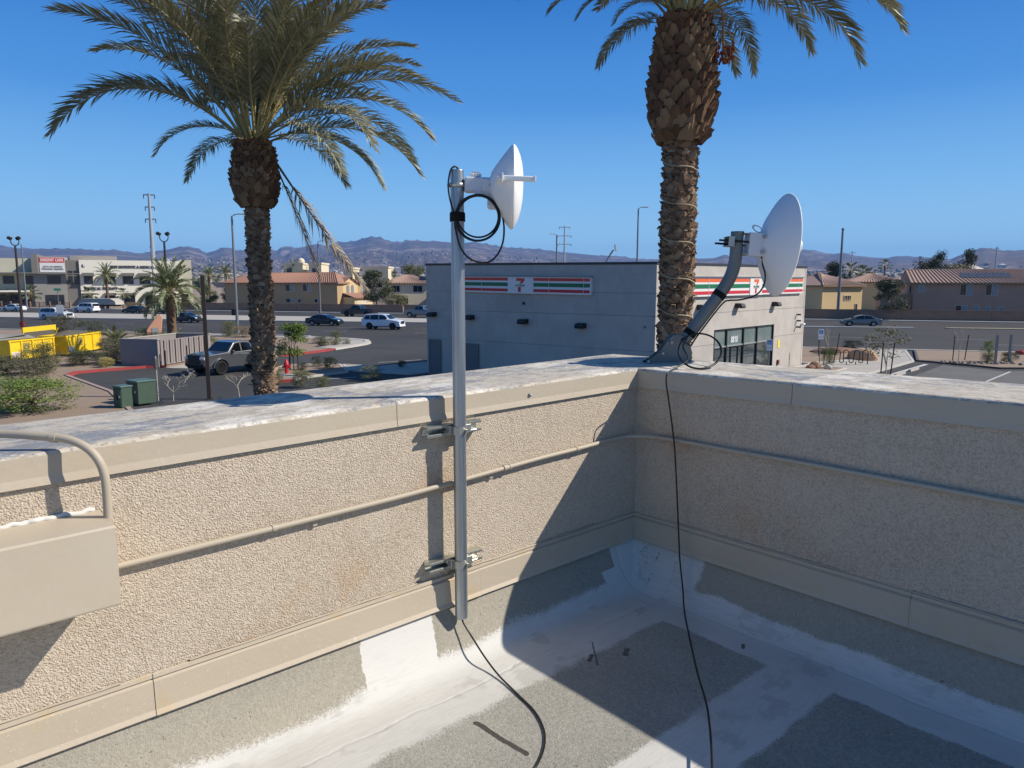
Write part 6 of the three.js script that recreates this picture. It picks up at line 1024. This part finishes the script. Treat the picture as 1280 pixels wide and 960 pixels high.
{ const t = thing('bike_rack', 'black wave-shaped bike rack on the concrete walk', 'bike rack', [22.6, .12, -48.6], -.1); const pts = []; for (let i = 0; i < 5; i++) { const x = -1.35 + i * .62; for (let k = 0; k <= 6; k++) { const a = Math.PI - k / 6 * Math.PI; pts.push(V(x + .17 * Math.cos(a), .78 + .17 * Math.sin(a), (i % 2) * .25)); } if (i < 4) for (let k = 1; k <= 5; k++) { const a = Math.PI + k / 6 * Math.PI; pts.push(V(x + .31 + .14 * Math.cos(a), .25 + .14 * Math.sin(a), .12)); } } pts.unshift(V(-1.52, 0, 0)); pts.push(V(1.3, 0, 0)); mesh('wave_tube', tube(pts, .032, 240, 7), M.black, t); for (const x of [-.1, .5]) mesh('foot', cyl(.03, .03, .25, x, .06, .12, 7), M.black, t); }
for (const [x, z, lb] of [[32.5, -48.5, 'left of the two grey posts on the gravel strip'], [33.9, -49.2, 'right of the two grey posts on the gravel strip']]) { const t = thing('sign_post', lb, 'post', [x, .1, z]); mesh('post', box(.12, 1.95, .12, 0, .975, 0), M.greyMetal, t); mesh('cap', box(.14, .03, .14, 0, 1.965, 0), M.greyMetal, t); mesh('base_plate', box(.26, .03, .26, 0, .02, 0), M.greyMetal, t); }
{ const t = thing('red_cover', 'low red painted cover on the gravel by the street', 'cover', [39.5, .1, -55.5]); mesh('cover', rbox(1.2, .3, .8, .08, 0, .12, 0), M.redPaint, t); mesh('lid', rbox(.8, .06, .5, .03, 0, .29, 0), M.redPaint, t); }
{ const t = thing('street_post', 'tall brown square post in front of the grey pickup', 'post', [-14.5, 0, -34.3], .3); mesh('post', box(.17, 5.85, .17, 0, 2.92, 0), M.bronze, t); mesh('post_cap', box(.2, .04, .2, 0, 5.87, 0), M.bronze, t); mesh('base', box(.34, .04, .34, 0, .02, 0), M.bronze, t); }
{ const t = thing('back_of_sign', 'narrow grey sign on a thin post beside the bare sapling', 'sign', [-16.6, .05, -33.6], .6); mesh('post', cyl(.03, .03, 2.1, 0, 1.05, 0, 8), mat([170, 168, 160], .6), t); mesh('plate', rbox(.12, .5, .3, .02, 0, 1.75, .04), mat([96, 94, 90], .6), t); }
{ const t = thing('street_sign', 'white rectangular sign on a thin post near the white car', 'sign', [-51.5, 0, -83], .1); mesh('post', cyl(.04, .04, 3.0, 0, 1.5, 0, 8), M.greyMetal, t); mesh('plate', rbox(.75, .95, .03, .02, 0, 2.6, .05), mat([214, 218, 216], .6), t); }
{ const t = thing('street_sign', 'small green street-name sign before the clinic', 'sign', [-99.5, 0, -160], .2); mesh('post', cyl(.07, .07, 4.2, 0, 2.1, 0, 8), M.greyMetal, t); mesh('plate', box(1.4, .5, .05, 0, 4.2, .06), mat([38, 140, 104], .5), t); }
{ const t = thing('low_fence', 'low tan iron fence before the clinic', 'fence', [-120, 0, -168.2], along(.34)); for (let i = 0; i < 9; i++) mesh('post', box(.3, 1.5, .3, i * 3, .75, 0), M.blockWall, t); for (const y of [.4, 1.3]) mesh('rail', box(24, .06, .06, 12, y, 0), M.bronze, t); for (let i = 0; i < 72; i++) mesh('picket', box(.05, 1.2, .05, .2 + i * .33, .75, .0), M.bronze, t); }
// lamp poles
function flood(label, [x, z], h) { const t = thing('floodlight_pole', label, 'lamp post', [x, 0, z], .1, 'brown twin floodlight poles'); mesh('pole', cyl(.17, .11, h, 0, h / 2, 0, 12), M.bronze, t); for (const s of [-1, 1]) { mesh('yoke_arm', tube([V(0, h - .05, 0), V(s * .25, h + .02, 0), V(s * .42, h + .25, 0), V(s * .46, h + .6, 0)], .05, 20, 7), M.bronze, t); const b = rbox(.42, .34, .42, .05, 0, 0, 0); b.rotateZ(s * .5); b.translate(s * (s > 0 ? .38 : .55), h + .8, 0); mesh('lamp_head', b, s > 0 ? M.darkMetal : M.bronze, t); } mesh('base_box', box(.42, .6, .42, 0, .75, 0), mat([110, 40, 36], .7), t); }
flood('brown twin-head floodlight pole behind the yellow bins', [-57.7, -85.6], 9.9); flood('brown twin-head floodlight pole behind the squat palm', [-38.2, -81], 10.1);
function slim(label, [x, z], h, r, armX, group, o = {}) { const t = thing('street_lamp', label, 'lamp post', [x, 0, z], o.turn || 0, group); mesh('pole', cyl(r, r * .6, h, 0, h / 2, 0, 12), M.greyMetal, t); if (armX) { mesh('arm', tube([V(0, h - .1, 0), V(armX * .4, h + .12, 0), V(armX, h + .2, 0)], .05, 14, 6), M.greyMetal, t); mesh('lamp_head', rbox(.75, .16, .3, .06, armX + Math.sign(armX) * .3, h + .2, 0), mat([196, 198, 198], .5), t); } else mesh('pole_cap', rbox(.34, .3, .34, .06, 0, h + .1, 0), M.greyMetal, t); mesh('base_plate', cyl(r * 1.6, r * 1.5, .3, 0, .15, 0, 12), M.greyMetal, t); return t; }
{ const t = slim('slim grey street lamp rising beside the big palm trunk', [-30.1, -79.6], 12.7, .17, .8); mesh('signal_box', rbox(.4, .7, .3, .04, -.3, 2.4, .1), M.darkMetal, t); }
slim('slim grey street lamp before the tan house', [-36.2, -137.5], 13.2, .18, .9); slim('slim grey street lamp before the clinic side wing', [-108.5, -163], 14, .2, -1.2); slim('tall grey pole without an arm before the yellow house', [50.4, -112.6], 13.6, .24, 0); slim('slim grey street lamp rising behind the store roof beside the tall palm', [17.2, -101], 15.6, .16, .7); slim('grey lamp pole seen over the middle of the store roof', [9.4, -155], 15.6, .24, -.9);
function pylon(label, [x, z], h, r0, r1, arms, y0 = 0) { const t = thing('transmission_pole', label, 'pole', [x, y0, z], .2, 'steel transmission poles'); mesh('pole', cyl(r0, r1, h, 0, h / 2, 0, 12), mat([158, 166, 172], .5, { metalness: .2 }), t); for (const [y, w] of arms) { mesh('crossarm', box(w, .35, .35, 0, y, 0), M.greyMetal, t); for (const s of [-1, 1]) mesh('insulator', cyl(.14, .14, 1.1, s * w * .48, y - .7, 0, 6), M.darkMetal, t); } }
pylon('thick tapering transmission pole rising behind the clinic', [-122, -250], 35.5, .95, .42, [[35, 3.6], [31, 3], [27, 3.4]], 0); pylon('thin transmission pole with three crossarms above the store roof', [32, -450], 40, .8, .35, [[39.2, 7], [34, 9], [29, 9]], .2); pylon('far thin transmission pole above the yellow house', [370, -800], 38, .9, .5, [[37, 7]], 2); pylon('far thin pole before the right-hand mountain', [395, -600], 34, .8, .5, [[33, 4]], 1);
slim('thin grey lamp pole beside the thick transmission pole', [-73.5, -150], 12.8, .16, 0);
// ---------------------------------------------------------------- finish
scene.traverse(o => { if (o.isMesh) { o.castShadow = true; o.receiveShadow = true; } });
renderer.render(scene, camera);
